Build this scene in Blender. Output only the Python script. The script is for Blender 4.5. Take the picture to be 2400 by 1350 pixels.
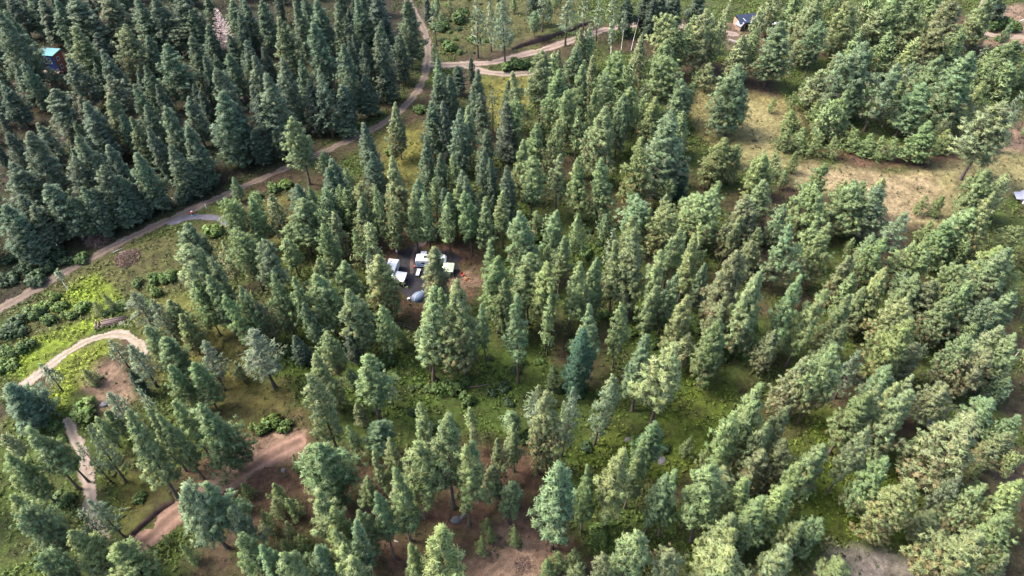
import bpy, math, random
import numpy as np
from mathutils import Vector, Matrix, Euler

for o in list(bpy.data.objects):
    bpy.data.objects.remove(o)
S = bpy.context.scene
COL = S.collection
# ------------------------------------------------------------------ camera, sky, sun, exposure
CAM_H, PITCH, FPX, PW, PH = 120.0, 45.8, 1600.0, 2400.0, 1350.0
cam = bpy.data.cameras.new('camera')
cam.sensor_width = 36.0
cam.lens = 36.0 * FPX / PW
cam.clip_start, cam.clip_end = 1.0, 9000.0
camo = bpy.data.objects.new('camera', cam)
camo.location = (0, 0, CAM_H)
camo.rotation_euler = (math.radians(90 - PITCH), 0, 0)
COL.objects.link(camo)
S.camera = camo

SUN_DIR = Vector((-0.62, 0.10, 0.78)).normalized()          # towards the sun
w = bpy.data.worlds.new('World'); S.world = w; w.use_nodes = True
nt = w.node_tree
bg = nt.nodes['Background']
sky = nt.nodes.new('ShaderNodeTexSky'); sky.sky_type = 'NISHITA'; sky.sun_disc = False
sky.sun_elevation = math.asin(SUN_DIR.z)
sky.sun_rotation = math.atan2(SUN_DIR.x, SUN_DIR.y)
sky.air_density = 1.0; sky.dust_density = 4.0; sky.ozone_density = 1.0
nt.links.new(sky.outputs['Color'], bg.inputs['Color'])
bg.inputs['Strength'].default_value = 0.15
sl = bpy.data.lights.new('sun', 'SUN'); sl.energy = 2.0; sl.angle = math.radians(18.0); sl.color = (1.0, 0.94, 0.84)
so = bpy.data.objects.new('sun', sl); COL.objects.link(so)
so.rotation_euler = SUN_DIR.to_track_quat('Z', 'Y').to_euler(); so.location = SUN_DIR * 300
S.view_settings.view_transform = 'Standard'; S.view_settings.look = 'None'
S.view_settings.gamma = 1.0; S.view_settings.use_curve_mapping = False
S.view_settings.exposure = 2.9
S.cycles.max_bounces = 6; S.cycles.diffuse_bounces = 3; S.cycles.transmission_bounces = 3; S.cycles.glossy_bounces = 2

# ------------------------------------------------------------------ helpers: camera model, terrain, noise
CP, SP = math.cos(math.radians(PITCH)), math.sin(math.radians(PITCH))
NADIR = (PW / 2, PH / 2 + FPX * CP / SP)

def ray(px, py):
    a = (np.asarray(px, float) - PW / 2) / FPX; b = (np.asarray(py, float) - PH / 2) / FPX
    return a, CP - b * SP, -SP - b * CP          # x, y, z of the viewing direction

def terrain(x, y):
    x = np.asarray(x, float); y = np.asarray(y, float)
    return (0.6 * np.sin(x / 31 + 1) * np.cos(y / 37) + 0.45 * np.sin(x / 19 + y / 23)) * np.clip((y - 20) / 40, 0, 1)

def ground_at(px, py, zo=0.0):
    dx, dy, dz = ray(px, py)
    z = np.zeros_like(np.asarray(px, float)) + zo
    for _ in range(6):
        t = (z - CAM_H) / dz
        z = terrain(dx * t, dy * t) + zo
    return dx * t, dy * t, z

def pt(px, py, zo=0.0):
    x, y, z = ground_at(px, py, zo)
    return Vector((float(x), float(y), float(z)))

def project(x, y, z):
    vy = y * CP - (z - CAM_H) * SP            # depth along the axis
    v = -y * SP - (z - CAM_H) * CP
    return PW / 2 + FPX * x / vy, PH / 2 + FPX * v / vy, vy

def _h(i, j, s):
    n = (i * 374761393 + j * 668265263 + s * 1442695041) & 0xffffffff
    n = ((n ^ (n >> 13)) * 1274126177) & 0xffffffff
    return ((n ^ (n >> 16)) & 0xffff) / 65535.0

def vnoise(x, y, sc, s=0):
    x = np.asarray(x, float) / sc; y = np.asarray(y, float) / sc
    i = np.floor(x).astype(np.int64); j = np.floor(y).astype(np.int64)
    f = x - i; g = y - j
    f = f * f * (3 - 2 * f); g = g * g * (3 - 2 * g)
    return (_h(i, j, s) * (1 - f) + _h(i + 1, j, s) * f) * (1 - g) + (_h(i, j + 1, s) * (1 - f) + _h(i + 1, j + 1, s) * f) * g

def fbm(x, y, sc, s=0, o=4):
    r = 0; a = 0.5; t = 0
    for k in range(o):
        r = r + a * vnoise(x, y, sc / 2 ** k, s + 7 * k); t += a; a *= 0.55
    return r / t

def sdf_poly(x, y, poly):
    """signed distance (negative inside) from points to a polygon in metres"""
    x = np.asarray(x, float); y = np.asarray(y, float)
    d = np.full(x.shape, 1e9); ins = np.zeros(x.shape, bool)
    n = len(poly)
    for k in range(n):
        ax, ay = poly[k]; bx, by = poly[(k + 1) % n]
        ex, ey = bx - ax, by - ay
        t = np.clip(((x - ax) * ex + (y - ay) * ey) / (ex * ex + ey * ey + 1e-9), 0, 1)
        d = np.minimum(d, (x - ax - t * ex) ** 2 + (y - ay - t * ey) ** 2)
        c = (ay > y) != (by > y)
        if ey != 0:
            ins ^= c & (x < ex * (y - ay) / ey + ax)
    d = np.sqrt(d)
    return np.where(ins, -d, d)

def sdf_line(x, y, pts):
    """(distance, signed side distance) to an open polyline"""
    x = np.asarray(x, float); y = np.asarray(y, float)
    d = np.full(x.shape, 1e18); sd = np.zeros(x.shape)
    for (ax, ay), (bx, by) in zip(pts[:-1], pts[1:]):
        ex, ey = bx - ax, by - ay
        t = np.clip(((x - ax) * ex + (y - ay) * ey) / (ex * ex + ey * ey + 1e-9), 0, 1)
        qx, qy = x - ax - t * ex, y - ay - t * ey
        q = qx * qx + qy * qy
        s = np.sign(ex * qy - ey * qx)
        m = q < d
        d = np.where(m, q, d); sd = np.where(m, s, sd)
    d = np.sqrt(d)
    return d, sd * d

def gp(P):
    P = np.array(P, float)
    x, y, _ = ground_at(P[:, 0], P[:, 1])
    return list(zip(x.tolist(), y.tolist()))

def smooth(P, it=2):
    for _ in range(it):
        Q = [P[0]]
        for a, b in zip(P[:-1], P[1:]):
            Q.append((a[0] * .75 + b[0] * .25, a[1] * .75 + b[1] * .25)); Q.append((a[0] * .25 + b[0] * .75, a[1] * .25 + b[1] * .75))
        Q.append(P[-1]); P = Q
    return P

def sstep(a, b, v):
    t = np.clip((v - a) / (b - a), 0, 1)
    return t * t * (3 - 2 * t)

# ------------------------------------------------------------------ helpers: meshes and materials
def mesh_np(name, V, F, cols=None, normals=None, mat=None, smoothf=True):
    """V (n,3), F (m,3) or (m,4) -> mesh; cols (n,3) -> point colour 'tint'"""
    V = np.ascontiguousarray(V, np.float32); F = np.ascontiguousarray(F, np.int32)
    k = F.shape[1]
    me = bpy.data.meshes.new(name)
    me.vertices.add(len(V)); me.vertices.foreach_set('co', V.ravel())
    me.loops.add(F.size); me.loops.foreach_set('vertex_index', F.ravel())
    me.polygons.add(len(F)); me.polygons.foreach_set('loop_start', np.arange(0, F.size, k, dtype=np.int32))
    me.polygons.foreach_set('use_smooth', np.full(len(F), smoothf, bool))
    if cols is not None:
        at = me.attributes.new('tint', 'FLOAT_COLOR', 'POINT')
        c4 = np.ones((len(V), 4), np.float32); c4[:, :3] = cols
        at.data.foreach_set('color', c4.ravel())
    me.update(calc_edges=True)
    if normals is not None:
        me.normals_split_custom_set_from_vertices(np.asarray(normals, np.float32).tolist())
    if mat: me.materials.append(mat)
    return me

def link(name, data, parent=None, loc=None, rot=None, kind=None):
    o = bpy.data.objects.new(name, data); COL.objects.link(o)
    if parent: o.parent = parent
    if loc is not None: o.location = loc
    if rot is not None: o.rotation_euler = rot
    if kind: o['kind'] = kind
    return o

def tag(o, label, cat, group=None):
    o['label'] = label; o['category'] = cat
    if group: o['group'] = group
    return o

def thing(name, label, cat, loc, rz=0.0, group=None):
    o = link(name, None, loc=loc, rot=(0, 0, rz)); o.empty_display_size = 0.3
    return tag(o, label, cat, group)

def nodes(name):
    m = bpy.data.materials.new(name); m.use_nodes = True
    t = m.node_tree; b = t.nodes['Principled BSDF']
    return m, t, b

def mat(name, col, rough=0.8, noise=0.25, nscale=3.0, metal=0.0, bump=0.0, spec=0.3):
    m, t, b = nodes(name)
    b.inputs['Roughness'].default_value = rough; b.inputs['Metallic'].default_value = metal
    b.inputs['Specular IOR Level'].default_value = spec
    tc = t.nodes.new('ShaderNodeTexCoord'); nz = t.nodes.new('ShaderNodeTexNoise')
    nz.inputs['Scale'].default_value = nscale; nz.inputs['Detail'].default_value = 5
    t.links.new(tc.outputs['Object'], nz.inputs['Vector'])
    mr = t.nodes.new('ShaderNodeMapRange'); mr.inputs['To Min'].default_value = 1 - noise; mr.inputs['To Max'].default_value = 1 + noise
    mr.inputs['From Min'].default_value = 0.25; mr.inputs['From Max'].default_value = 0.75
    t.links.new(nz.outputs['Fac'], mr.inputs['Value'])
    mx = t.nodes.new('ShaderNodeMix'); mx.data_type = 'RGBA'; mx.blend_type = 'MULTIPLY'; mx.inputs['Factor'].default_value = 1
    mx.inputs['A'].default_value = (*col, 1); t.links.new(mr.outputs['Result'], mx.inputs['B'])
    t.links.new(mx.outputs['Result'], b.inputs['Base Color'])
    if bump:
        bp = t.nodes.new('ShaderNodeBump'); bp.inputs['Strength'].default_value = bump; bp.inputs['Distance'].default_value = 0.05
        t.links.new(nz.outputs['Fac'], bp.inputs['Height']); t.links.new(bp.outputs['Normal'], b.inputs['Normal'])
    return m

def tint_mat(name, rough=0.9, transl=0.0, use_obj=False, nz_scale=None, nz_amt=0.35, bump=0.0, spec=0.2):
    """base colour = point colour 'tint' (x object colour) x fine noise"""
    m, t, b = nodes(name)
    b.inputs['Roughness'].default_value = rough; b.inputs['Specular IOR Level'].default_value = spec
    at = t.nodes.new('ShaderNodeAttribute'); at.attribute_name = 'tint'
    col = at.outputs['Color']
    def mul(c, other):
        mx = t.nodes.new('ShaderNodeMix'); mx.data_type = 'RGBA'; mx.blend_type = 'MULTIPLY'; mx.inputs['Factor'].default_value = 1
        t.links.new(c, mx.inputs['A']); t.links.new(other, mx.inputs['B'])
        return mx.outputs['Result']
    if use_obj:
        oi = t.nodes.new('ShaderNodeObjectInfo'); col = mul(col, oi.outputs['Color'])
    if nz_scale:
        tc = t.nodes.new('ShaderNodeTexCoord')
        prev = None
        for sc, am in ((nz_scale, nz_amt), (nz_scale * 6, nz_amt * 0.8)):
            nz = t.nodes.new('ShaderNodeTexNoise'); nz.inputs['Scale'].default_value = sc; nz.inputs['Detail'].default_value = 6; nz.inputs['Roughness'].default_value = 0.65
            t.links.new(tc.outputs['Object'], nz.inputs['Vector'])
            mr = t.nodes.new('ShaderNodeMapRange'); mr.inputs['From Min'].default_value = 0.3; mr.inputs['From Max'].default_value = 0.7
            mr.inputs['To Min'].default_value = 1 - am; mr.inputs['To Max'].default_value = 1 + am
            t.links.new(nz.outputs['Fac'], mr.inputs['Value']); col = mul(col, mr.outputs['Result'])
            prev = nz
        if bump:
            bp = t.nodes.new('ShaderNodeBump'); bp.inputs['Strength'].default_value = bump; bp.inputs['Distance'].default_value = 0.25
            t.links.new(prev.outputs['Fac'], bp.inputs['Height']); t.links.new(bp.outputs['Normal'], b.inputs['Normal'])
    t.links.new(col, b.inputs['Base Color'])
    if transl:
        tr = t.nodes.new('ShaderNodeBsdfTranslucent'); t.links.new(col, tr.inputs['Color'])
        ms = t.nodes.new('ShaderNodeMixShader'); ms.inputs['Fac'].default_value = transl
        t.links.new(b.outputs['BSDF'], ms.inputs[1]); t.links.new(tr.outputs['BSDF'], ms.inputs[2])
        t.links.new(ms.outputs['Shader'], t.nodes['Material Output'].inputs['Surface'])
    return m

M_GROUND = tint_mat('forest_floor', 0.95, nz_scale=0.9, nz_amt=0.50, bump=1.0, spec=0.1)
M_ROAD = tint_mat('packed_dirt', 0.95, nz_scale=1.3, nz_amt=0.22, bump=0.5, spec=0.1)
M_NEEDLE = tint_mat('pine_needles', 0.75, 0.34, True, spec=0.25)
M_LEAF = tint_mat('broad_leaves', 0.65, 0.30, True, spec=0.3)
M_GRASS = tint_mat('undergrowth_leaves', 0.8, 0.25, False, spec=0.2)
M_BARK = tint_mat('bark', 0.95, 0, True, nz_scale=2.5, nz_amt=0.3, spec=0.1)

# ------------------------------------------------------------------ the ground: cover types by area
def AREA(*p): return gp(p)
LITTER = np.array((0.095, 0.064, 0.040)); REDLIT = np.array((0.140, 0.080, 0.052)); PINK = np.array((0.40, 0.265, 0.185))
TAN = np.array((0.46, 0.37, 0.20)); LIME = np.array((0.20, 0.27, 0.03)); LUSH = np.array((0.082, 0.128, 0.024))
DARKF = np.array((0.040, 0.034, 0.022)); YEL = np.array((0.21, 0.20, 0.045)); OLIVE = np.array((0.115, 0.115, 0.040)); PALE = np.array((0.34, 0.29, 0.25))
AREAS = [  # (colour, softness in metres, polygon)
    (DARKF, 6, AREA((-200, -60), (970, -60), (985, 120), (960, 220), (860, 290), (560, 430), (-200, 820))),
    (OLIVE, 4, AREA((1000, -60), (1400, -60), (1330, 60), (1200, 110), (1040, 140), (1010, 90))),
    (LUSH, 3, AREA((860, 850), (1260, 800), (1320, 900), (1420, 1000), (1420, 1060), (1200, 1070), (1100, 1000), (960, 990), (880, 960))),
    (LUSH, 3, AREA((600, 760), (860, 760), (900, 900), (860, 960), (640, 920))),
    (LUSH, 3, AREA((1500, 690), (1770, 690), (1780, 860), (1760, 940), (1580, 930), (1500, 830))),
    (LIME * 0.42 + LUSH * .3, 3, AREA((1580, 910), (1760, 900), (1760, 960), (1700, 1060), (1560, 1120), (1380, 1110), (1340, 1060), (1500, 960))),
    (LIME * 0.40 + LUSH * .4, 3, AREA((1880, 930), (1960, 940), (1990, 1080), (2140, 1060), (2160, 1260), (2080, 1330), (1950, 1260), (1880, 1120))),
    (LUSH, 3, AREA((1280, 540), (1480, 540), (1500, 640), (1400, 660), (1290, 640))),
    (LUSH, 3, AREA((1340, 1180), (1620, 1180), (1620, 1270), (1460, 1330), (1350, 1290))),
    (LUSH, 3, AREA((2160, 960), (2300, 940), (2320, 1010), (2200, 1040))),
    (YEL, 3, AREA((1120, 185), (1240, 180), (1260, 240), (1190, 300), (1130, 260))),
    (YEL * .9, 4, AREA((900, 320), (1000, 290), (1010, 400), (960, 480), (880, 450))),
    (YEL * .7 + LITTER * .2, 4, AREA((610, 480), (700, 460), (700, 600), (620, 600))),
    (OLIVE, 3, AREA((0, 740), (180, 640), (300, 560), (440, 520), (540, 500), (540, 640), (400, 720), (300, 720), (160, 800), (0, 860))),
    (LIME, 1.2, AREA((228, 648), (300, 686), (306, 730), (240, 730), (160, 728), (140, 705))),
    (LIME, 1.2, AREA((20, 860), (60, 800), (150, 765), (232, 738), (240, 768), (200, 790), (150, 818), (100, 858), (60, 890), (30, 890))),
    (LIME * .85 + YEL * .2, 1.5, AREA((135, 850), (180, 825), (250, 800), (262, 815), (265, 850), (230, 870), (200, 920), (150, 960), (120, 930))),
    (YEL * .6 + OLIVE * .5, 3, AREA((300, 720), (560, 700), (600, 900), (560, 960), (430, 900), (340, 800))),
    (PINK * .75, 2, AREA((210, 880), (290, 870), (340, 900), (320, 960), (250, 950), (200, 920))),
    (YEL * .5 + LITTER * .5, 3, AREA((520, 880), (720, 900), (720, 1000), (560, 1000), (500, 940))),
    (YEL * .7, 3, AREA((250, 1120), (330, 1100), (400, 1160), (370, 1200), (290, 1270), (260, 1230))),
    (REDLIT, 3, AREA((420, 1130), (560, 1020), (720, 960), (760, 1080), (720, 1240), (560, 1250), (460, 1220))),
    (PINK, 1.5, AREA((470, 1160), (560, 1060), (640, 1030), (706, 1032), (712, 1070), (690, 1110), (600, 1120), (540, 1150))),
    (REDLIT, 3, AREA((860, 1080), (1240, 1040), (1330, 1180), (1330, 1400), (840, 1400), (850, 1250))),
    (PINK * .92, 4, AREA((1120, 1260), (1200, 1230), (1275, 1290), (1300, 1400), (1070, 1400))),
    (OLIVE * .9, 3, AREA((560, 1280), (660, 1250), (700, 1400), (500, 1400))),
    (PALE * .8, 2, AREA((1960, 1270), (2060, 1290), (2170, 1320), (2200, 1400), (1930, 1400))),
    (TAN * .4 + YEL * .6, 3, AREA((1610, 205), (1700, 210), (1860, 235), (1850, 300), (1830, 360), (1760, 370), (1640, 330))),
    (TAN * .66 + LIME * .22, 3, AREA((1740, 230), (1840, 270), (1840, 370), (1900, 385), (2080, 400), (2250, 400), (2400, 340), (2480, 420), (2400, 440), (2260, 480), (2180, 520), (2080, 530), (1960, 470), (1850, 410), (1760, 370))),
    (TAN * .62 + PINK * .3, 3, AREA((1880, 385), (2060, 400), (2220, 420), (2230, 460), (2120, 520), (2070, 520), (1990, 460), (1870, 420))),
    (REDLIT * 1.2, 2, AREA((1900, 350), (2110, 340), (2240, 350), (2280, 380), (2180, 385), (1980, 385))),
    (PINK * .8, 3, AREA((2290, 20), (2420, 0), (2500, 60), (2420, 120), (2300, 110), (2270, 80))),
    (PINK * .8 + REDLIT * .2, 3, AREA((2330, 300), (2420, 270), (2420, 360), (2340, 360))),
    (PINK * .5 + REDLIT * .4, 3, AREA((2290, 1060), (2400, 1040), (2420, 1130), (2340, 1140))),
    (REDLIT, 3, AREA((880, 540), (1060, 500), (1150, 580), (1130, 700), (1060, 740), (920, 740), (880, 640))),
    (PINK * .7, 1.5, AREA((1050, 640), (1100, 620), (1120, 670), (1090, 690), (1055, 670))),
    (PINK * .55, 3, AREA((1690, 60), (1790, 50), (1800, 100), (1700, 110))),
    (PINK * .6, 3, AREA((190, -40), (330, -40), (320, 20), (260, 80), (230, 60))),
    (REDLIT * .9, 3, AREA((40, 180), (160, 190), (110, 260), (30, 250))),
    (PALE, 1.5, AREA((88, 145), (112, 140), (116, 160), (92, 168))),
]
MAIN = smooth(gp([(-120, 790), (-40, 745), (60, 690), (130, 650), (240, 590), (330, 545), (430, 500), (500, 470), (600, 425), (690, 385), (760, 355), (840, 318), (900, 290), (950, 250), (985, 205), (1002, 160), (1004, 110), (995, 70), (975, 35), (955, 0), (940, -40)]))
FORK = smooth(gp([(1004, 150), (1040, 153), (1100, 150), (1150, 148), (1210, 133), (1280, 115), (1340, 95), (1420, 68), (1500, 55), (1600, 60), (1720, 80)]))
LOOP = smooth(gp([(1085, 150), (1120, 166), (1180, 175), (1240, 172), (1300, 164)]))
DRIVE = smooth(gp([(40, 915), (75, 888), (110, 862), (160, 824), (210, 796), (260, 782), (300, 785), (326, 803), (336, 826)]))
LOWER = smooth(gp([(158, 985), (180, 1035), (200, 1090), (208, 1140), (220, 1200), (240, 1260), (280, 1300)]))
TRACK = smooth(gp([(250, 1350), (300, 1305), (350, 1258), (400, 1210), (460, 1172), (530, 1130), (600, 1088), (650, 1056), (700, 1035)]))
GATE = smooth(gp([(400, 522), (450, 508), (500, 510), (530, 520), (565, 533)]))
CAMP = smooth(gp([(965, 640), (965, 600), (985, 570), (1020, 548), (1060, 533), (1120, 520)]))
LANE = smooth(gp([(2460, 85), (2400, 88), (2340, 86), (2300, 76), (2290, 50), (2310, 10), (2320, -40)]))
PAD = AREA((930, 600), (960, 572), (985, 575), (1000, 590), (1060, 588), (1080, 610), (1075, 640), (1050, 660), (1030, 690), (990, 712), (955, 700), (930, 675), (925, 640))

def cover(x, y):
    """albedo of the ground cover at each point"""
    x = np.asarray(x, float); y = np.asarray(y, float)
    wx = x + 11 * (fbm(x, y, 15, 3) - .5) + 4 * (fbm(x, y, 3.5, 5) - .5); wy = y + 11 * (fbm(x, y, 15, 11) - .5) + 4 * (fbm(x, y, 3.5, 13) - .5)
    n1 = fbm(x, y, 16, 21)[..., None]; n2 = fbm(x, y, 5, 31)[..., None]
    g = sstep(.34, .58, n1); r = sstep(.5, .7, n2)
    c = LITTER * (1 - g) + (LUSH * .75 + OLIVE * .2) * g
    c = c * (1 - .35 * r) + OLIVE * .8 * .35 * r
    px, py, _ = project(x, y, terrain(x, y))
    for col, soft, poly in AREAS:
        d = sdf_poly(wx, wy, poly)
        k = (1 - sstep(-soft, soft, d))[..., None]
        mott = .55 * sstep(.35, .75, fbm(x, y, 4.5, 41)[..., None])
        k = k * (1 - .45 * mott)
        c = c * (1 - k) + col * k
    m = sstep(.50, .68, fbm(x, y, 3.2, 55)[..., None]) * (c[..., 1:2] < .16)
    c = c * (1 - .45 * m) + LUSH * .55 * .45 * m
    d = sstep(.52, .66, fbm(x, y, 2.6, 57)[..., None])
    c = c * (1 - .35 * d) + LITTER * .6 * .35 * d
    return c * .27 * (.70 + .60 * fbm(x, y, 2.2, 51)[..., None])

def axis(lo, hi, st, far):
    a = list(np.arange(lo, hi + st, st)); d = st; b = []
    v = a[-1]
    while v < far: d *= 1.45; v += d; b.append(v)
    d = st; v = a[0]; e = []
    while v > -far: d *= 1.45; v -= d; e.append(v)
    return np.array(e[::-1] + a + b)
GX, GY = axis(-250, 250, 1.1, 1500), axis(36, 325, 1.1, 1500)
gx, gy = np.meshgrid(GX, GY)
nx, ny = len(GX), len(GY)
V = np.stack([gx.ravel(), gy.ravel(), terrain(gx, gy).ravel()], 1)
idx = np.arange(nx * ny).reshape(ny, nx)
F = np.stack([idx[:-1, :-1].ravel(), idx[:-1, 1:].ravel(), idx[1:, 1:].ravel(), idx[1:, :-1].ravel()], 1)
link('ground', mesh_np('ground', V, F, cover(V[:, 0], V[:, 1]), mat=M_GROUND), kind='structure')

def sheet(name, test, box, color, zo=0.03, step=0.34, relief=None):
    """a thin layer lying on the ground wherever test(x,y) is below zero"""
    xs = np.arange(box[0], box[1], step); ys = np.arange(box[2], box[3], step)
    X, Y = np.meshgrid(xs, ys)
    X = X + 0.0; keepv = test(X, Y) < 0
    cell = keepv[:-1, :-1] & keepv[1:, :-1] & keepv[:-1, 1:] & keepv[1:, 1:]
    jj, ii = np.nonzero(cell)
    ids = np.arange(X.size).reshape(X.shape)
    F = np.stack([ids[jj, ii], ids[jj, ii + 1], ids[jj + 1, ii + 1], ids[jj + 1, ii]], 1)
    u, inv = np.unique(F, return_inverse=True)
    F = inv.reshape(F.shape)
    x = X.ravel()[u]; y = Y.ravel()[u]
    z = terrain(x, y) + zo + (relief(x, y) if relief else 0)
    o = link(name, mesh_np(name, np.stack([x, y, z], 1), F, color(x, y), mat=M_ROAD), kind='structure')
    return o

def road(name, line, width, col, edgecol, zo=0.03, step=0.34, rut=True, seed=0, ragged=1.0):
    L = np.array(line); m = width
    box = (L[:, 0].min() - m, L[:, 0].max() + m, L[:, 1].min() - m, L[:, 1].max() + m)
    col = np.array(col); edgecol = np.array(edgecol)
    def test(X, Y):
        d, _ = sdf_line(X, Y, line)
        return d - width / 2 - ragged * (1.9 * (fbm(X, Y, 2.2, 61 + seed) - .5) + 1.4 * (fbm(X, Y, 7, 63 + seed) - .5))
    def color(x, y):
        d, s = sdf_line(x, y, line)
        q = np.abs(d) / (width / 2)
        k = sstep(.75, 1.15, q + .5 * (fbm(x, y, 1.5, 71) - .5))[:, None]
        c = col * (1 - k) + edgecol * k
        if rut:
            mid = np.exp(-(s / (.13 * width)) ** 2)[:, None] * .75 * sstep(.30, .6, fbm(x, y, 6, 73))[:, None]
            c = c * (1 - mid) + edgecol * mid
            c = c * (1 + .32 * np.exp(-((np.abs(s) - .24 * width) / .35) ** 2))[:, None]
        return c * (.85 + .3 * fbm(x, y, 1.6, 75)[:, None])
    def relief(x, y):
        d, s = sdf_line(x, y, line)
        return .05 * np.clip(1 - d / (width / 2), 0, 1) - .035 * np.exp(-((np.abs(s) - .24 * width) / .3) ** 2)
    return sheet(name, test, box, color, zo, step, relief)

road("dirt_road", MAIN, 3.3, (.054, .040, .033), (.05, .04, .026), step=.4)
road('forest_road', FORK, 4.6, (.092, .068, .056), (.05, .04, .03), zo=.036, seed=1, step=.42)
road('loop_road', LOOP, 4.2, (.092, .070, .056), (.045, .042, .028), zo=.042, seed=2, step=.42)
road('gravel_driveway', DRIVE, 2.6, (.098, .080, .066), (.09, .075, .045), seed=3)
road('lower_driveway', LOWER, 2.6, (.092, .072, .060), (.06, .05, .03), seed=8)
road('dirt_track', TRACK, 4.8, (.082, .051, .038), (.042, .026, .018), seed=4, zo=.034, ragged=2.6)
road('gravel_entrance', GATE, 2.9, (.050, .047, .054), (.035, .03, .024), seed=5, zo=.048, rut=False)
road('camp_track', CAMP, 2.6, (.040, .032, .030), (.06, .038, .026), seed=6)
road('dirt_lane', LANE, 4.0, (.10, .078, .062), (.07, .055, .035), seed=7, step=.45)
PB = np.array(PAD)
sheet('gravel_pad', lambda X, Y: sdf_poly(X, Y, PAD) + 2.4 * (fbm(X, Y, 3, 81) - .5), (PB[:, 0].min() - 2, PB[:, 0].max() + 2, PB[:, 1].min() - 2, PB[:, 1].max() + 2),
      lambda x, y: np.array((.013, .012, .0135)) * (.7 + .8 * fbm(x, y, 1.8, 83)[:, None]), zo=.042, step=.25)

# cut bank along the upper side of the pink track and of the forest road
def bank(name, img, h, wid, col, top):
    P = smooth(gp(img), 2)
    prof = [(0.0, -.05, col), (.25, .55 * h, col), (.55, .95 * h, col), (.8, h, top), (wid * .5, .72 * h, top), (wid, -.03, top)]
    V = []; C = []; F = []
    n = len(prof)
    for i, (x, y) in enumerate(P):
        a = P[max(i - 1, 0)]; b = P[min(i + 1, len(P) - 1)]
        tx, ty = b[0] - a[0], b[1] - a[1]; l = math.hypot(tx, ty); nxx, nyy = -ty / l, tx / l
        k = math.sin(math.pi * min(1, max(0, i / (len(P) - 1)))) ** .5
        for d, z, c in prof:
            j = .35 * (float(fbm(x + d * 3, y, 1.3, 91)) - .5)
            X, Y = x + nxx * (d + j), y + nyy * (d + j)
            zz = z * k * (1 + .5 * (float(fbm(X, Y, 1.7, 93)) - .5)) if z > 0 else z
            V.append((X, Y, float(terrain(X, Y)) + zz)); C.append((cover(np.array([X]), np.array([Y]))[0] if c is top else np.array(c)) * (.8 + .4 * float(fbm(X, Y, 1.0, 95))))
        if i:
            for q in range(n - 1):
                F.append(((i - 1) * n + q, i * n + q, i * n + q + 1, (i - 1) * n + q + 1))
    link(name, mesh_np(name, np.array(V), np.array(F), np.array(C), mat=M_GROUND), kind='structure')
bank('earth_bank', [(278, 1294), (310, 1262), (345, 1228), (380, 1198), (412, 1178)], 1.0, 4, (.035, .022, .018), YEL)
bank('road_bank', [(1195, 122), (1230, 108), (1270, 98), (1310, 86), (1350, 70), (1390, 52)], 1.8, 7, (.035, .024, .02), OLIVE)
# ------------------------------------------------------------------ tree prototypes
def tube(pts, rad, sides, V, F, C, col):
    """append a tapered tube of quads along pts"""
    base = len(V)
    n = len(pts)
    for i, p in enumerate(pts):
        a = pts[max(i - 1, 0)]; b = pts[min(i + 1, n - 1)]
        t = np.array(b, float) - np.array(a, float); t /= np.linalg.norm(t) + 1e-9
        u = np.cross(t, (0, 0, 1.0) if abs(t[2]) < .9 else (1.0, 0, 0)); u /= np.linalg.norm(u) + 1e-9
        v = np.cross(t, u)
        for k in range(sides):
            an = 2 * math.pi * k / sides
            V.append(np.array(p) + rad[i] * (math.cos(an) * u + math.sin(an) * v)); C.append(col)
    for i in range(n - 1):
        for k in range(sides):
            k2 = (k + 1) % sides
            F.append((base + i * sides + k, base + i * sides + k2, base + (i + 1) * sides + k2, base + (i + 1) * sides + k))

def puffs(rng, P, D, size, tint, needles, wid, flat=0.0, axis_xy=True, up=.45, spread=.9):
    """rounded bursts of needle sprays: P centres, D main directions; each spray lies half along, half around its burst"""
    n = len(P); m = needles
    d = rng.normal(size=(n, m, 3)) * spread + D[:, None, :] * .75
    d[..., 2] = d[..., 2] * (1 - flat) + up * .8
    d /= np.linalg.norm(d, axis=2, keepdims=True) + 1e-9
    q = rng.normal(size=(n, m, 3)); u = q - d * (q * d).sum(2, keepdims=True); u /= np.linalg.norm(u, axis=2, keepdims=True) + 1e-9
    s = np.cross(d, u)
    ln = size[:, None, None] * rng.uniform(.7, 1.12, (n, m, 1)); hw = ln * wid
    c = P[:, None, :] * np.ones((1, m, 1))
    i0 = c + d * ln * .42 - u * ln * .34; o0 = c + d * ln * .95 + u * ln * .36
    a = i0 - s * hw; b = i0 + s * hw; e = o0 + s * hw * .7; f = o0 - s * hw * .7
    V = np.stack([a, f, e, b], 2).reshape(-1, 3)
    F = np.arange(len(V)).reshape(-1, 4)
    g = np.cross((f - a), (b - a)); fl = ((g * d).sum(2) < 0).ravel()
    F[fl] = F[fl][:, ::-1]
    out = P.copy(); out[:, 2] = 0; out /= np.linalg.norm(out, axis=1, keepdims=True) + .6
    N = d * 1.0 + out[:, None, :] * .30 + rng.normal(size=d.shape) * .18
    N[..., 2] += .15
    N /= np.linalg.norm(N, axis=2, keepdims=True)
    N = np.repeat(N.reshape(-1, 3), 4, 0)
    tt = np.repeat((tint[:, None, :] * rng.uniform(.84, 1.16, (n, m, 1))).reshape(-1, 3), 4, 0)
    return V, F, N, tt

BARK = np.array((.055, .043, .036)); DEADW = np.array((.062, .054, .049))

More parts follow.
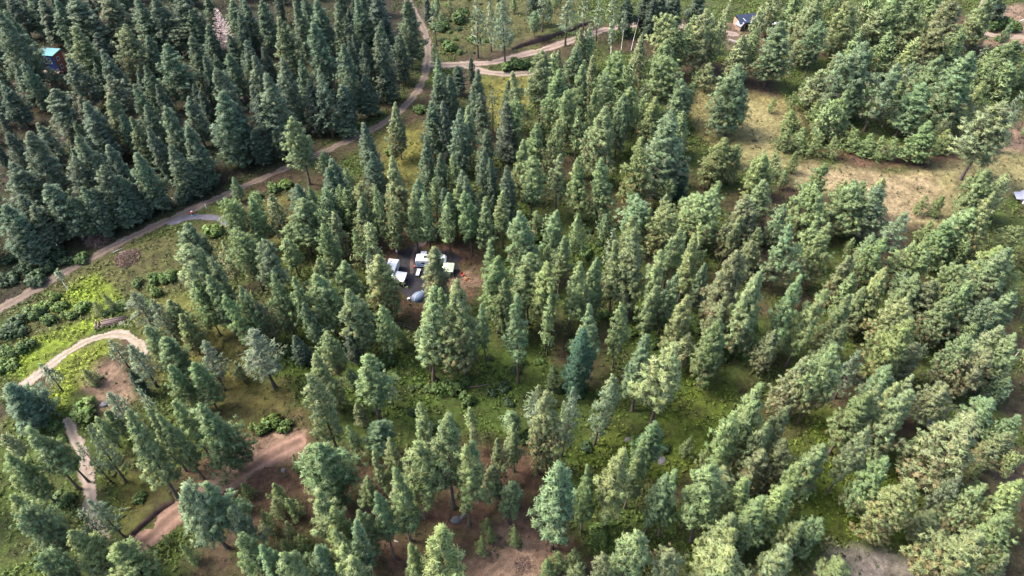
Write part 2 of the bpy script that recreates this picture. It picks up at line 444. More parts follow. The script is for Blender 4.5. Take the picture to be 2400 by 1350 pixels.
def conifer(name, seed, H=25.0, W=8.0, base=.32, prof='round', per_m=5.6, e0=-12, e1=48, psize=.66, needles=25, wid=.097, dens=1.05,
            fill=.30, dead=.35, trunk_r=.30, lob=.28, gap=.0, bend=.35, flat=.15, brown=.0):
    rng = np.random.default_rng(seed)
    tv, tf, tc = [], [], []
    k = np.linspace(0, 1, 9); a0 = rng.uniform(0, 6.28)
    bx = bend * np.sin(k * 2.4 + a0) * k; by = bend * np.cos(k * 2.0 + a0) * k
    axis_pt = lambda t: np.array((np.interp(t, k, bx), np.interp(t, k, by), t * H))
    tube([axis_pt(t) for t in k], [trunk_r * (1 - .93 * t ** .9) * (1.35 if t == 0 else 1) for t in k], 8, tv, tf, tc, BARK)
    P, D, Sz, T = [], [], [], []
    lobes = rng.uniform(0, 6.28, 3); lamp = rng.uniform(.4, 1, 3) * lob
    n = int(per_m * H * (1 - base)); az = rng.uniform(0, 6.28)
    for i in range(n):
        t = (i + rng.uniform(-.4, .4)) / n; t = min(max(t, 0), .995)
        az += 2.4 + rng.uniform(-.5, .5)
        z = base + (1 - base) * t
        if prof == 'round': r = min(.60 + 1.6 * t, 1) * (1 - t ** 1.55) ** .92 * 1.08
        elif prof == 'cone': r = min(.70 + 1.2 * t, 1) * (1 - t) ** .72 * 1.12
        elif prof == 'column': r = min(.75 + 1.2 * t, 1) * (1 - t ** 2.3) ** .85
        elif prof == 'spire': r = (1 - t) ** .85 * 1.08
        elif prof == 'flat': r = min(.5 + 1.1 * t, 1) * (1 - t ** 5) ** .6
        r *= 1 + sum(l * math.cos((j + 1) * az - q + 5 * t * (j % 2)) for j, (l, q) in enumerate(zip(lamp, lobes)))
        r *= rng.uniform(.62, 1.12)
        R = max(.35, r * W / 2)
        if gap and vnoise(az * 1.3, z * H, 2.2, seed) < gap: continue
        el = math.radians(e0 + (e1 - e0) * t ** 1.2 + rng.uniform(-22, 22))
        p0 = axis_pt(z)
        h = np.array((math.cos(az), math.sin(az), 0)); side = np.array((-h[1], h[0], 0))
        curve = rng.uniform(.05, .22) * R
        def bp(s): return p0 + h * R * s * math.cos(el) + np.array((0, 0, R * s * math.sin(el) + curve * s * s))
        tube([bp(0), bp(.5), bp(.95)], [.035 + .011 * R, .022 + .006 * R, .01], 3, tv, tf, tc, BARK * .9)
        m = max(2, int((2.2 + R * 2.1) * dens))
        for q in range(m):
            s = fill + (1.0 - fill) * ((q + rng.uniform(0, 1)) / m) ** .8
            lat = rng.normal() * .26 * R * (1.15 - .55 * s)
            p = bp(s) + side * lat + np.array((0, 0, rng.normal() * (.20 + .10 * R) + .10))
            P.append(p); D.append(h * .55 + side * lat * .25 / (R + .1) + np.array((0, 0, .45)))
            Sz.append(psize * rng.uniform(.75, 1.25) * (1.0 if R > .9 else .8))
            v = rng.uniform(.80, 1.22)
            if brown and t < .6 and rng.random() < 1.6 * brown * (1 - t / .6):
                T.append(np.array((1.22, .86, .92)) * v * .85)
            else:
                T.append(np.array((v * rng.uniform(.92, 1.10), v, v * rng.uniform(.88, 1.12))))
    for j in range(5):
        P.append(axis_pt(.955 + .014 * j) + rng.normal(size=3) * .08); D.append(np.array((0, 0, 1.))); Sz.append(psize * .9); T.append(np.array((1.05, 1.05, 1.)))
    # bare lower limbs under the crown
    nd = int(dead * 26)
    for i in range(nd):
        z = rng.uniform(base * .45, base + .12); az = rng.uniform(0, 6.28); R = rng.uniform(.5, 1) * W * .36 * (z / (base + .12)) ** .7
        p0 = axis_pt(z); h = np.array((math.cos(az), math.sin(az), 0)); side = np.array((-h[1], h[0], 0))
        dz = R * rng.uniform(-.35, .12)
        p1 = p0 + h * R * .55 + np.array((0, 0, dz * .7)); p2 = p0 + h * R + side * R * rng.uniform(-.25, .25) + np.array((0, 0, dz))
        tube([p0, p1, p2], [.035, .025, .012], 3, tv, tf, tc, DEADW)
        for _ in range(2):
            e = p1 + (h * .5 + side * rng.uniform(-1, 1)) * R * .45; e[2] += rng.uniform(-.3, .1)
            tube([p1, (p1 + e) / 2, e], [.02, .016, .01], 3, tv, tf, tc, DEADW)
    Vn, Fn, Nn, Tn = puffs(rng, np.array(P), np.array(D), np.array(Sz), np.array(T), needles, wid, flat)
    trunk = mesh_np(name + '_trunk', np.array(tv), np.array(tf), np.array(tc), mat=M_BARK)
    crown = mesh_np(name + '_crown', Vn, Fn, Tn, Nn, M_NEEDLE)
    # measured size, so that copies can be scaled to the photo
    rr = np.hypot(Vn[:, 0], Vn[:, 1])
    return dict(trunk=trunk, crown=crown, H=float(Vn[:, 2].max()), W=2 * float(np.percentile(rr, 91)))

def bare_tree(name, seed, H=20.0, W=5.0, n=70, col=(.5, .40, .36), up=20, twigs=True, r0=.22):
    rng = np.random.default_rng(seed); tv, tf, tc = [], [], []; bv, bf, bc = [], [], []
    col = np.array(col)
    tube([(0.25 * math.sin(2 * t), 0, t * H) for t in np.linspace(0, 1, 7)], [r0 * (1 - .9 * t) for t in np.linspace(0, 1, 7)], 7, tv, tf, tc, col * .8)
    for i in range(n):
        t = i / max(n, 1); z = .25 + .74 * t; az = i * 2.4 + rng.uniform(-.4, .4)
        R = W / 2 * (1 - t) ** .8 * rng.uniform(.6, 1.1) + .3
        h = np.array((math.cos(az), math.sin(az), 0)); side = np.array((-h[1], h[0], 0)); el = math.radians(up + 30 * t)
        p0 = np.array((.25 * math.sin(2 * z), 0, z * H)); p1 = p0 + h * R * .55 * math.cos(el) + np.array((0, 0, R * .5 * math.sin(el))); p2 = p0 + h * R + np.array((0, 0, R * math.sin(el)))
        tube([p0, p1, p2], [.05, .04, .02], 3, bv, bf, bc, col)
        if twigs:
            for q in range(9):
                s = rng.uniform(.3, 1); p = p0 + (p2 - p0) * s
                e = p + (h * .5 + side * rng.uniform(-1.2, 1.2)) * R * .33 + np.array((0, 0, rng.uniform(-.1, .35)))
                tube([p, e], [.06, .04], 3, bv, bf, bc, col * rng.uniform(.8, 1.2))
    tr = mesh_np(name + '_trunk', np.array(tv), np.array(tf), np.array(tc), mat=M_BARK)
    br = mesh_np(name + '_branches', np.array(bv), np.array(bf), np.array(bc), mat=M_BARK) if n else None
    return dict(trunk=tr, crown=br, H=H, W=W)

def leafy(rng, P, size, tint, m, wid=.42, up=.7):
    D = np.zeros_like(P); D[:, 2] = .6
    return puffs(rng, P, D, size, tint, m, wid, .25, up=up, spread=1.0)

def bush_mesh(name, seed, R=1.0, H=.9, n=260, lf=.19, lobes=7):
    """broadleaf bush of unit size built of leafy clumps on lobes, plus its stems"""
    rng = np.random.default_rng(seed); P = []
    L = [(rng.uniform(-.5, .5) * R, rng.uniform(-.5, .5) * R, rng.uniform(.45, 1.0)) for _ in range(lobes)]
    for i in range(n):
        lx, ly, s = L[rng.integers(lobes)]
        d = rng.normal(size=3); d /= np.linalg.norm(d); d[2] = abs(d[2]) * 1.1 - .15
        r = .52 * R * s * rng.uniform(.7, 1.05)
        P.append((lx + d[0] * r, ly + d[1] * r, max(.08, H * .42 * s + d[2] * H * .58 * s)))
    P = np.array(P); v = rng.uniform(.72, 1.3, (n, 1)); T = v * np.array((1, 1, 1)) * np.stack([rng.uniform(.85, 1.2, n), np.ones(n), rng.uniform(.8, 1.1, n)], 1)
    V, F, N, C = leafy(rng, P, np.full(n, lf) * rng.uniform(.7, 1.25, n), T, 9)
    sv, sf, sc = [], [], []
    for i in range(9):
        az = i * .7; e = np.array((math.cos(az) * R * .5, math.sin(az) * R * .5, H * rng.uniform(.5, .8)))
        tube([np.array((0, 0, 0.)), e * np.array((.4, .4, .6)), e], [.05, .035, .015], 3, sv, sf, sc, BARK)
    return dict(trunk=mesh_np(name + '_stems', np.array(sv), np.array(sf), np.array(sc), mat=M_BARK), crown=mesh_np(name + '_foliage', V, F, C, N, M_LEAF), H=H * 1.05, W=2 * R)

def aspen(name, seed, H=9.0, W=2.4):
    rng = np.random.default_rng(seed); tv, tf, tc = [], [], []; P = []
    pale = np.array((.52, .50, .45))
    tube([(0.2 * math.sin(3 * t), .12 * math.sin(5 * t), t * H) for t in np.linspace(0, 1, 8)], [.10 * (1 - .85 * t) for t in np.linspace(0, 1, 8)], 6, tv, tf, tc, pale)
    for i in range(26):
        z = rng.uniform(.5, 1); az = i * 2.4; R = W / 2 * (1.25 - z) * rng.uniform(.7, 1.3)
        p0 = np.array((0.2 * math.sin(3 * z), .12 * math.sin(5 * z), z * H)); h = np.array((math.cos(az), math.sin(az), .7))
        tube([p0, p0 + h * R], [.03, .012], 3, tv, tf, tc, pale * .8)
        for q in range(4): P.append(p0 + h * R * rng.uniform(.5, 1.1) + rng.normal(size=3) * .22)
    P = np.array(P); n = len(P)
    V, F, N, C = leafy(rng, P, rng.uniform(.22, .38, n), np.ones((n, 3)) * rng.uniform(.8, 1.2, (n, 1)), 7, .4)
    return dict(trunk=mesh_np(name + '_trunk', np.array(tv), np.array(tf), np.array(tc), mat=M_BARK), crown=mesh_np(name + '_crown', V, F, C, N, M_LEAF), H=H, W=W)

PROTO = {
    'pine': [conifer('pine', 10 + i, **k) for i, k in enumerate([
        dict(W=8.5, base=.20, prof='round', brown=.3), dict(W=9.0, base=.16, prof='cone', lob=.34, brown=.35), dict(W=8.0, base=.26, prof='cone', brown=.2),
        dict(W=8.0, base=.18, prof='column', brown=.35, dead=.6), dict(W=9.0, base=.24, prof='round', lob=.42, gap=.18), dict(W=7.5, base=.18, prof='cone', lob=.35, brown=.35, dead=.7),
        dict(W=8.5, base=.15, prof='column', lob=.4, gap=.15, brown=.35), dict(W=8.5, base=.20, prof='cone', lob=.25, brown=.25, per_m=6.4),
        dict(W=8.0, base=.28, prof='flat', lob=.45, gap=.2, brown=.35, dead=.8), dict(W=9.0, base=.22, prof='round', lob=.55, gap=.28, brown=.4, bend=.9), dict(W=7.5, base=.34, prof='column', lob=.35, gap=.25, dead=.9, bend=.7)])],
    'wide': [conifer('broad_pine', 40 + i, H=22, W=10.5, **k) for i, k in enumerate([
        dict(base=.14, prof='round', psize=.80, lob=.35, brown=.2), dict(base=.12, prof='cone', psize=.78, lob=.4, brown=.2), dict(base=.18, prof='round', psize=.82, lob=.5, gap=.18, brown=.25), dict(base=.12, prof='column', psize=.80, lob=.45, gap=.1, brown=.2)])],
    'thin': [conifer('thin_pine', 60 + i, H=24, W=5.5, **k) for i, k in enumerate([
        dict(base=.30, prof='column', dens=1.0, per_m=3.6, gap=.2, dead=.9), dict(base=.24, prof='cone', dens=1.1, per_m=4.0, gap=.2, dead=.8), dict(base=.34, prof='round', dens=1.0, per_m=3.8, gap=.15, dead=.6)])],
    'sparse': [conifer('sparse_pine', 70 + i, H=22, W=7.0, **k) for i, k in enumerate([
        dict(base=.24, prof='round', dens=.8, per_m=3.2, needles=12, wid=.11, gap=.18, fill=.25, dead=.8), dict(base=.30, prof='cone', dens=.8, per_m=3.4, needles=12, wid=.11, gap=.16, fill=.25, dead=.6)])],
    'fir': [conifer('fir', 80 + i, H=25, W=7.0, **k) for i, k in enumerate([
        dict(base=.12, prof='cone', per_m=6.4, e0=-16, e1=38, psize=.60, lob=.25, flat=.2, fill=.3), dict(base=.16, prof='column', per_m=6.0, e0=-14, e1=42, psize=.62, lob=.3, flat=.15, brown=.15),
        dict(base=.12, prof='cone', per_m=6.4, e0=-18, e1=38, psize=.58, lob=.2, flat=.25, fill=.3), dict(base=.18, prof='column', per_m=5.8, e0=-14, e1=44, psize=.62, lob=.3, flat=.15, gap=.12, brown=.15),
        dict(base=.14, prof='cone', per_m=5.8, e0=-16, e1=38, psize=.60, lob=.38, flat=.2, gap=.12)])],
    'spruce': [conifer('spruce', 95, H=24, W=8.0, base=.04, prof='cone', per_m=7.5, e0=-25, e1=15, psize=.52, needles=14, lob=.14, flat=.4, fill=.25, dead=0)],
    'young': [conifer('young_pine', 100 + i, H=7, W=4.0, trunk_r=.10, bend=.15, needles=12, **k) for i, k in enumerate([
        dict(base=.06, prof='round', per_m=9, psize=.46, lob=.3, dead=0), dict(base=.08, prof='cone', per_m=9, psize=.44, lob=.35, dead=0), dict(base=.08, prof='round', per_m=7, psize=.46, lob=.45, gap=.2, dead=0)])],
    'dead': [bare_tree('dead_tree', 120, 24, 8.0, 120, (.34, .285, .235))],
    'pole': [bare_tree('dead_pole', 121, 12, 1.2, 0, (.42, .40, .38), twigs=False, r0=.11)],
    'aspen': [aspen('aspen', 130), aspen('aspen_b', 131, W=3.0)],
    'bush': [bush_mesh('bush', 140), bush_mesh('bush_b', 141, n=280, lobes=9), bush_mesh('bush_c', 142, n=230, lf=.17, lobes=6)],
}

# ------------------------------------------------------------------ the trees, read off the photo: x y length width [kind letter], 3x zoomed tile units
TILES = {
(0, 0): ('f', """0 55 640 180;300 0 330 150;400 0 380 130;500 -30 420 220;740 -60 400 190 of;970 -30 400 150;1100 -40 420 150;1240 -20 420 180;1330 60 350 120;1450 -20 250 100;
1505 62 360 150 x;1620 0 350 130;1700 0 350 130;1690 210 250 80 d;1735 265 350 110;1440 165 300 110;1345 245 430 150;840 160 480 170 yf;660 230 260 110 d;500 185 480 180 yf;725 345 380 140 bf;670 430 260 90;1020 250 350 110;
1155 295 450 190;150 420 400 100;340 470 220 110 of;480 400 400 150;760 520 380 160 of;945 490 280 90 d;1030 455 350 110;945 590 380 110;1115 590 350 120 d;1530 460 460 160;1600 375 340 130;1310 680 350 120;1520 610 520 220;
1760 605 350 110;20 590 330 130 d;385 620 440 200;540 680 380 130 of;740 640 420 140 yf;600 700 440 170;860 800 300 90;985 745 330 110;1140 735 470 150;945 820 430 120 yf;1045 885 400 120;1310 885 460 150;270 860 340 130;
525 850 300 80;135 940 560 200;500 950 520 180;740 1000 430 150;20 940 400 130 d;950 1060 480 150;30 1140 450 180;700 1175 420 150;840 1210 400 130;500 1090 430 140;1180 1000 430 150;1770 900 400 130 d;1640 700 420 150 d;60 60 420 120;20 270 400 120;
1250 1080 400 140 d;1380 1150 330 140 d;620 1330 330 130;620 60 300 110 d;1420 400 360 110 d;60 -40 330 130 d;180 -60 330 110"""),
(600, 0): ('f', """30 0 380 120;170 115 520 160 yf;275 0 420 120;345 -20 350 100;435 -10 400 150;415 150 500 160;580 20 400 130;640 110 320 100;715 -20 400 120;850 -50 420 180 d;1040 -10 470 160;870 140 400 100;850 215 520 150;1000 215 440 100 d;
600 300 520 150;660 270 400 110 d;760 280 420 110 d;0 385 420 130;300 420 380 100;170 390 520 150;75 505 560 190;440 490 500 150 bf;350 560 380 120 d;600 580 420 140 bf;750 520 400 130 d;900 420 330 120 d;0 660 420 150 d;20 950 250 110 d;
250 805 475 160 k;610 780 490 230;770 855 400 130;965 710 385 120 o;1270 390 330 100 b;1245 300 200 80 g;1545 -20 400 120 g;1645 -20 360 90 g;1750 -30 470 140 g;1245 20 280 80 g;1190 -40 200 60 d;1510 400 200 50 d;1420 460 200 90 d;
1365 510 400 110;1260 520 400 120;1520 480 450 130;1325 700 390 110;1220 720 380 120;1590 650 380 100;1660 630 280 70 g;1755 560 330 90;1400 760 450 130;1480 720 420 110 b;1770 700 420 140;1570 910 430 120;1180 960 400 110;
830 1070 400 140;960 1110 430 150 k;1275 1070 420 120;1385 1085 400 120 y;1460 1180 380 120;1620 1040 420 120;1670 1100 400 90;520 1110 430 190;480 1160 400 150;690 1290 380 120 y;290 1270 400 150;1140 1250 380 140;1780 1150 400 120;1320 1310 350 100;820 1290 350 100 o;1500 1250 400 120"""),
(1200, 0): ('p', """395 -30 330 130 g;225 -120 330 100 g;160 -150 310 90 d;620 -30 300 90 g;720 -70 300 100 g;800 68 280 60 a;720 180 270 60 a;870 110 230 30 z;1095 80 430 180 k;910 235 400 110 o;1160 185 350 100;480 195 300 100 o;550 190 300 90 b;
210 345 510 170;45 490 470 110;300 360 350 110;440 320 350 140 b;330 480 470 160;570 390 380 100 o;500 440 450 140;740 345 430 160;690 500 420 140;830 430 400 120;1110 275 400 140;1050 395 420 200 k;1370 45 450 170 k;1420 70 380 100;1540 -20 380 75 o;
1470 125 350 100 k;1230 210 330 110;1765 25 420 95 o;1725 195 350 110;1620 250 320 140 o;1640 440 500 240 b;365 620 480 140;590 605 480 150;810 585 420 130;1180 550 330 170 b;1010 680 400 150 y;1320 468 180 70 j;670 710 560 180 k;780 665 420 140 b;470 765 380 100;
330 845 430 140;175 855 400 120;1100 770 600 240 b;1210 780 330 130;70 965 420 130;930 975 500 170 y;1490 960 330 180 y;1590 1010 280 120 y;150 1090 430 140;330 1080 400 110;480 1100 420 140;640 1130 430 140;1200 1140 230 130 s;1790 1080 300 160 y;1460 1270 350 150;1770 1260 330 150;30 695 420 120;
1250 590 250 90;1400 440 200 100 o;1050 -60 300 130 d;1150 -90 300 130 d;1320 -60 280 120 d;950 -80 300 110 d;1000 -20 280 110 d;820 -40 280 100 d;520 -60 260 90 g;1290 100 320 110"""),
(1800, 0): ('p', """110 130 470 190 b;350 0 450 220 o;390 150 400 140 b;600 0 400 200 k;775 60 330 130 o;890 10 380 150;1060 -10 400 200 o;640 230 330 130;860 210 330 150;1190 170 350 160 o;1320 -20 450 240 o;1540 -20 380 190 o;1060 260 340 120 y;1370 190 280 110;1340 240 300 150;
700 290 560 280 b;890 410 520 220 b;1210 370 430 200 b;1440 360 600 260 b;380 490 300 130 o;300 600 200 80 j;200 640 130 60 j;50 670 120 50 j;180 760 250 130 j;370 690 250 130 j;510 840 260 110 j;480 950 220 90 j;640 900 230 130 j;740 930 230 110 j;810 950 200 100 j;910 960 220 100 j;
250 890 220 110 j;150 900 230 110 j;370 930 200 100 j;1540 570 320 130 y;1270 900 280 120 j;1700 660 650 250 o;1790 640 380 120 g;1750 280 330 220;1560 430 250 130;1080 560 420 180 b;1150 850 300 170;200 1050 180 70 j;60 1060 250 130 j;400 1155 350 170;550 1260 250 90 y;690 1270 300 150;820 1245 300 110 y;
1560 1190 400 190;1680 1220 350 120 k;500 360 320 120 o;210 -60 330 150;760 -60 330 160;940 -80 330 160;1200 -90 330 150;60 -50 300 130 o;1640 -60 260 130 d;1620 330 230 120;1700 430 260 170;460 700 300 150;560 620 330 160"""),
(0, 450): ('p', """30 70 430 200 f;150 20 380 170 f;350 -60 430 180 f;580 -40 360 130 f;800 -50 350 150 f;900 -80 350 150 f;960 -40 300 120 f;1060 -50 300 120 f;830 40 200 120 f;950 60 200 120 d;1250 -30 240 150 d;740 230 170 80 d;620 -20 320 140 d;320 145 150 90 d;
130 375 150 80 a;350 295 140 80 a;400 565 130 70 a;265 325 140 30 z;1310 205 330 180 b;1290 365 560 200 k;1390 410 480 130;1605 15 380 150;1740 45 350 130;1680 235 460 190;1550 340 330 100 o;1490 455 480 130;1480 590 430 140;1590 680 460 170;1690 660 430 150;
940 700 300 170 g;1080 740 330 130 g;1180 750 280 150;1030 930 350 150;1160 1000 330 170;770 1030 230 100 g;910 1060 340 150 g;280 1200 240 110 g;600 1240 130 90 j;1420 1080 330 150 g;1220 1200 350 140;1350 1200 350 150;1770 980 400 240 g;650 760 110 70 j;730 710 130 60 j;910 1250 180 80 d;
1370 620 400 150;1260 860 300 130 y;90 200 330 160 f;220 100 330 150 f;470 20 330 130 f;700 40 260 110 d"""),
(600, 450): ('p', """100 20 330 110 o;270 30 400 190;350 -50 380 130;480 -40 350 120 b;580 -60 360 110;450 105 350 110;540 130 350 110 o;460 220 420 140;720 30 350 140 k;830 -40 430 90;930 15 380 120 y;950 120 290 100;700 255 300 110;770 215 330 110 k;1080 -10 410 110;1180 -20 420 90;
1245 -100 310 90;1315 -10 350 120 b;1340 100 330 100;1495 0 420 130;1610 30 420 120;1730 -10 380 110;20 320 460 170 b;220 330 260 120;400 470 400 130;120 585 440 150;260 595 460 120;440 560 430 190;600 478 380 150;640 665 480 190 k;860 410 470 190 y;790 405 350 90 g;1250 380 420 170 o;
1160 680 610 190 k;1290 640 450 150;1420 580 660 240 k;1630 358 400 110;1690 440 520 180;870 758 420 130;1600 790 410 90 b;490 960 370 150 o;420 1130 400 190 y;760 1150 440 190;270 1000 200 110 d;0 740 330 130 o;350 760 350 130 b;650 960 250 110 d;1000 930 200 100 j;1420 -60 350 120;640 -30 340 110;1180 900 340 110 k;1750 600 420 130"""),
(1200, 450): ('p', """90 140 500 180 b;465 142 330 110;350 298 420 130;125 455 450 190 o;225 488 480 170 y;440 487 480 130;580 448 450 160;530 635 320 90 o;270 740 380 90;50 742 560 150;560 765 500 140 b;480 900 480 180 s;710 256 330 110 g;840 162 480 140 y;760 330 480 150;970 102 350 90;1070 98 420 150 y;
930 275 600 180;1160 242 450 140;1065 408 540 140 k;1335 205 400 90 y;1290 285 480 140 y;1223 275 350 90;1280 15 330 180;1420 10 400 220 k;1090 15 250 110 o;1570 148 360 170 o;1690 15 350 170 o;1565 380 600 230 o;1750 538 620 230 k;790 758 460 130;1240 718 460 150 y;1490 740 400 130 o;1470 860 500 190;
960 1015 500 180 b;1130 1053 620 230 k;730 1245 400 130 k;870 20 380 200 b;1370 480 350 120 b;1130 560 420 130 b;1000 640 400 130 o;1690 330 300 140 o;1750 250 300 140;300 120 380 110 b"""),
(1800, 450): ('p', """380 -50 400 240;640 -80 400 220;810 -60 430 170 b;120 85 300 120 b;190 215 460 210 b;420 218 460 140 y;340 190 350 120;950 135 380 190 g;820 305 400 180;1120 8 160 80 j;1240 18 170 80 j;1160 188 180 100 j;580 445 380 150 o;1150 328 420 210;740 295 250 110 b;830 525 480 170 y;230 558 600 150 b;
385 668 580 150 y;600 575 330 110;1650 15 560 150 y;1450 95 420 200;1350 478 400 200;1090 568 380 170;1180 635 350 180 o;1430 598 480 200;960 728 400 180 k;1720 398 500 220;1640 360 350 170 y;1780 240 350 140 y;1780 430 400 170;1560 738 400 180 b;590 738 500 180;530 940 400 130;1000 908 560 220 y;490 1095 560 240 k;
300 1160 450 180 k;660 1118 360 150 g;1640 930 450 200 k;1410 998 450 180;1550 1100 450 230 o;1780 1008 480 190;1700 1298 250 110 b;850 1200 420 170 b;990 1248 400 130 k;1780 700 400 160 b;1280 200 350 170;1000 380 330 160 o;700 640 360 140;1300 740 380 170 o;1765 1110 170 40 z;1050 1050 330 170 o;60 960 330 130 o"""),
(0, 900): ('p', """60 0 320 250 f;260 60 200 90 g;760 55 280 160 g;680 230 240 110;740 180 200 110;580 310 430 140 g;535 400 330 100 g;850 255 600 220;1010 168 470 130;1110 168 520 150;1230 108 420 160;1420 128 480 280;180 338 480 190 k;320 348 400 150 y;50 498 430 190;30 350 250 110 o;70 750 520 220 y;320 860 230 120;
550 888 260 130 g;620 800 340 150 g;480 1030 420 240 y;110 900 500 230;800 1130 380 260 y;1255 665 520 290 b;1415 675 450 200 b;1600 830 350 180 b;1660 1108 380 230;310 1328 300 150 y;1130 1045 90 50 j;1020 1110 90 40 j;1700 690 110 80 j;1670 800 110 90 j;960 20 330 100 g;250 1160 400 200;1280 1130 130 90 j"""),
(600, 900): ('p', """390 -60 530 220;700 130 150 100 o;645 285 250 90;840 248 240 200 b;1130 142 400 160 k;1300 188 600 270;940 348 400 130 y;1070 368 510 270 y;850 458 350 110 k;430 425 400 330;950 560 490 210;830 748 430 160 b;1440 428 500 210 y;1530 360 400 150 b;1500 158 200 90;1520 268 180 80 o;730 648 280 120;420 718 420 230 y;
520 858 350 190 y;720 818 380 160 o;250 488 110 60 j;120 690 160 120 j;110 780 180 130 j;230 800 160 110 j;30 900 170 120 j;200 960 150 100 j;290 1040 130 100 j;180 1090 150 110 j;560 1010 350 170 k;680 990 400 160 b;390 1100 350 180 b;580 1100 380 190 y;190 1190 400 240;690 1188 380 250 y;1060 1060 400 180 y;
1260 1008 500 330 y;10 1175 380 180 b;1790 638 300 170;1580 1060 110 80 j;1620 930 110 80 j;1640 1000 100 70 j;1700 400 250 150 o;1680 560 200 140 o"""),
(1200, 900): ('p', """215 68 490 260 k;400 8 440 160 g;20 275 300 120 k;650 -10 390 190 g;1000 198 400 180 b;340 530 560 300 b;770 428 500 260 y;910 398 430 150;560 590 400 150;1050 648 380 190 b;1190 608 430 150;1450 658 430 280;1340 638 350 120 k;1690 678 380 200 y;1800 25 560 230 k;1600 218 450 200;1520 898 400 210 k;
900 958 460 260 k;1120 1118 400 290 k;1540 1038 400 200 y;1600 1148 400 330 y;1780 780 400 200;1760 270 420 160;1790 440 330 180 o;1500 560 200 180 o;330 1170 170 130 j;430 1160 170 130 j;470 1260 170 140 j;250 1220 170 110 j;1260 350 150 100 j;1390 420 150 100 j;20 1000 120 90 j;1660 900 380 180;700 1130 350 150 o"""),
(1800, 900): ('p', """130 170 380 150;60 230 380 160 y;980 60 520 260 k;800 30 480 230;700 60 450 200;750 278 530 160 o;430 398 400 200;150 408 350 180 o;850 518 420 220;1500 228 580 360 k;1110 338 300 120;1080 658 500 270 y;230 558 400 210 y;150 690 420 220 y;220 958 330 160;360 950 300 200 b;130 1118 400 260 k;540 1248 250 200;
1790 688 450 220 y;1520 718 380 230;1690 928 420 240;1500 998 500 330 k;1790 218 330 170 b;1720 330 300 190 o;1780 500 200 130 y;1510 560 110 80 j;1500 680 150 110 j;1560 80 350 190 b;1250 -10 350 220 o;950 -20 400 160 k;1700 1190 250 160 o;1330 640 330 160 g;1180 900 250 170 o"""),
}
KIND = {  # letter: prototype families, colour of the needles, words for the colour
    'p': (['pine'], (.100, .136, .056), 'grey-green'), 'y': (['pine'], (.118, .145, .056), 'yellow-green'), 'k': (['pine'], (.122, .150, .066), 'pale green'),
    'b': (['pine'], (.090, .130, .062), 'bluish-green'), 'o': (['pine'], (.110, .130, .060), 'olive'), 'g': (['sparse'], (.084, .108, .062), 'see-through grey'),
    'f': (['fir'], (.066, .092, .053), 'dull green'), 'yf': (['fir'], (.086, .110, .050), 'yellowish'), 'bf': (['fir'], (.062, .090, .058), 'bluish'), 'of': (['fir'], (.084, .094, .052), 'olive'),  # firs, dark ones included: species green plus the stand's shade put into the colour
    'd': (['fir'], (.044, .064, .040), 'dark'), 's': (['spruce'], (.030, .062, .038), 'dark blue-green'), 'j': (['young'], (.102, .132, .050), 'light green'),
    'a': (['aspen'], (.10, .13, .07), 'pale-barked'), 'x': (['dead'], (1, 1, 1), 'pink-grey bare'), 'z': (['pole'], (1, 1, 1), 'grey bare'),
}
BUSHES = [  # x y radius in photo pixels, tone
    (77, 735, 25, 1), (117, 745, 20, 1), (130, 692, 18, 2), (100, 715, 20, 2), (143, 716, 20, 2), (167, 735, 20, 2), (193, 716, 20, 2), (283, 712, 20, 2), (260, 727, 17, 1), (34, 755, 26, 0), (54, 772, 20, 0), (13, 782, 26, 0), (63, 806, 23, 1),
    (36, 820, 24, 2), (20, 824, 26, 1), (27, 853, 20, 2), (8, 856, 22, 2), (326, 662, 15, 1), (366, 650, 20, 1), (393, 648, 20, 1), (366, 680, 20, 2), (500, 543, 26, 2), (400, 640, 17, 2), (340, 700, 16, 2), (355, 715, 18, 2),
    (20, 650, 30, 0), (60, 630, 26, 0), (83, 650, 28, 0), (140, 590, 26, 0), (160, 610, 20, 0), (190, 605, 18, 1), (115, 620, 22, 0), (40, 600, 26, 0), (195, 956, 34, 2), (126, 992, 20, 1), (143, 1030, 18, 2), (145, 1168, 26, 1), (327, 1163, 17, 1),
    (610, 1000, 24, 2), (640, 990, 26, 2), (668, 996, 20, 2), (700, 1095, 14, 1), (1396, 1242, 24, 2), (1410, 1260, 18, 2), (1385, 1270, 16, 2), (1000, 1000, 20, 1), (1060, 900, 28, 1), (1020, 910, 24, 1), (1090, 935, 22, 1), (910, 840, 24, 1), (840, 800, 22, 1),
    (1280, 545, 30, 1), (1250, 555, 22, 1), (1420, 735, 20, 1), (1475, 775, 22, 2), (1500, 770, 20, 2), (1545, 800, 24, 1), (1690, 830, 30, 1), (1740, 800, 26, 1), (1660, 790, 20, 1), (1770, 560, 22, 1), (1030, 60, 24, 1), (1080, 40, 26, 1), (1050, 110, 22, 1), (1110, 90, 18, 1),
    (1012, 30, 16, 0), (920, 355, 16, 2), (985, 255, 18, 1), (640, 440, 22, 1), (670, 432, 20, 2), (600, 460, 18, 1), (2335, 60, 26, 1), (2360, 62, 22, 1), (2340, 90, 14, 1), (1215, 150, 22, 1), (1190, 155, 18, 1), (1240, 146, 18, 1), (1300, 330, 14, 1), (1265, 935, 22, 1),
    (1560, 1050, 16, 0), (1650, 1110, 18, 1), (2190, 1010, 20, 1), (1370, 590, 20, 1), (2200, 1170, 24, 1), (2180, 1190, 20, 1), (1340, 810, 24, 0), (1300, 900, 22, 0), (1490, 1030, 14, 1), (2280, 200, 24, 1), (2340, 190, 22, 1)]

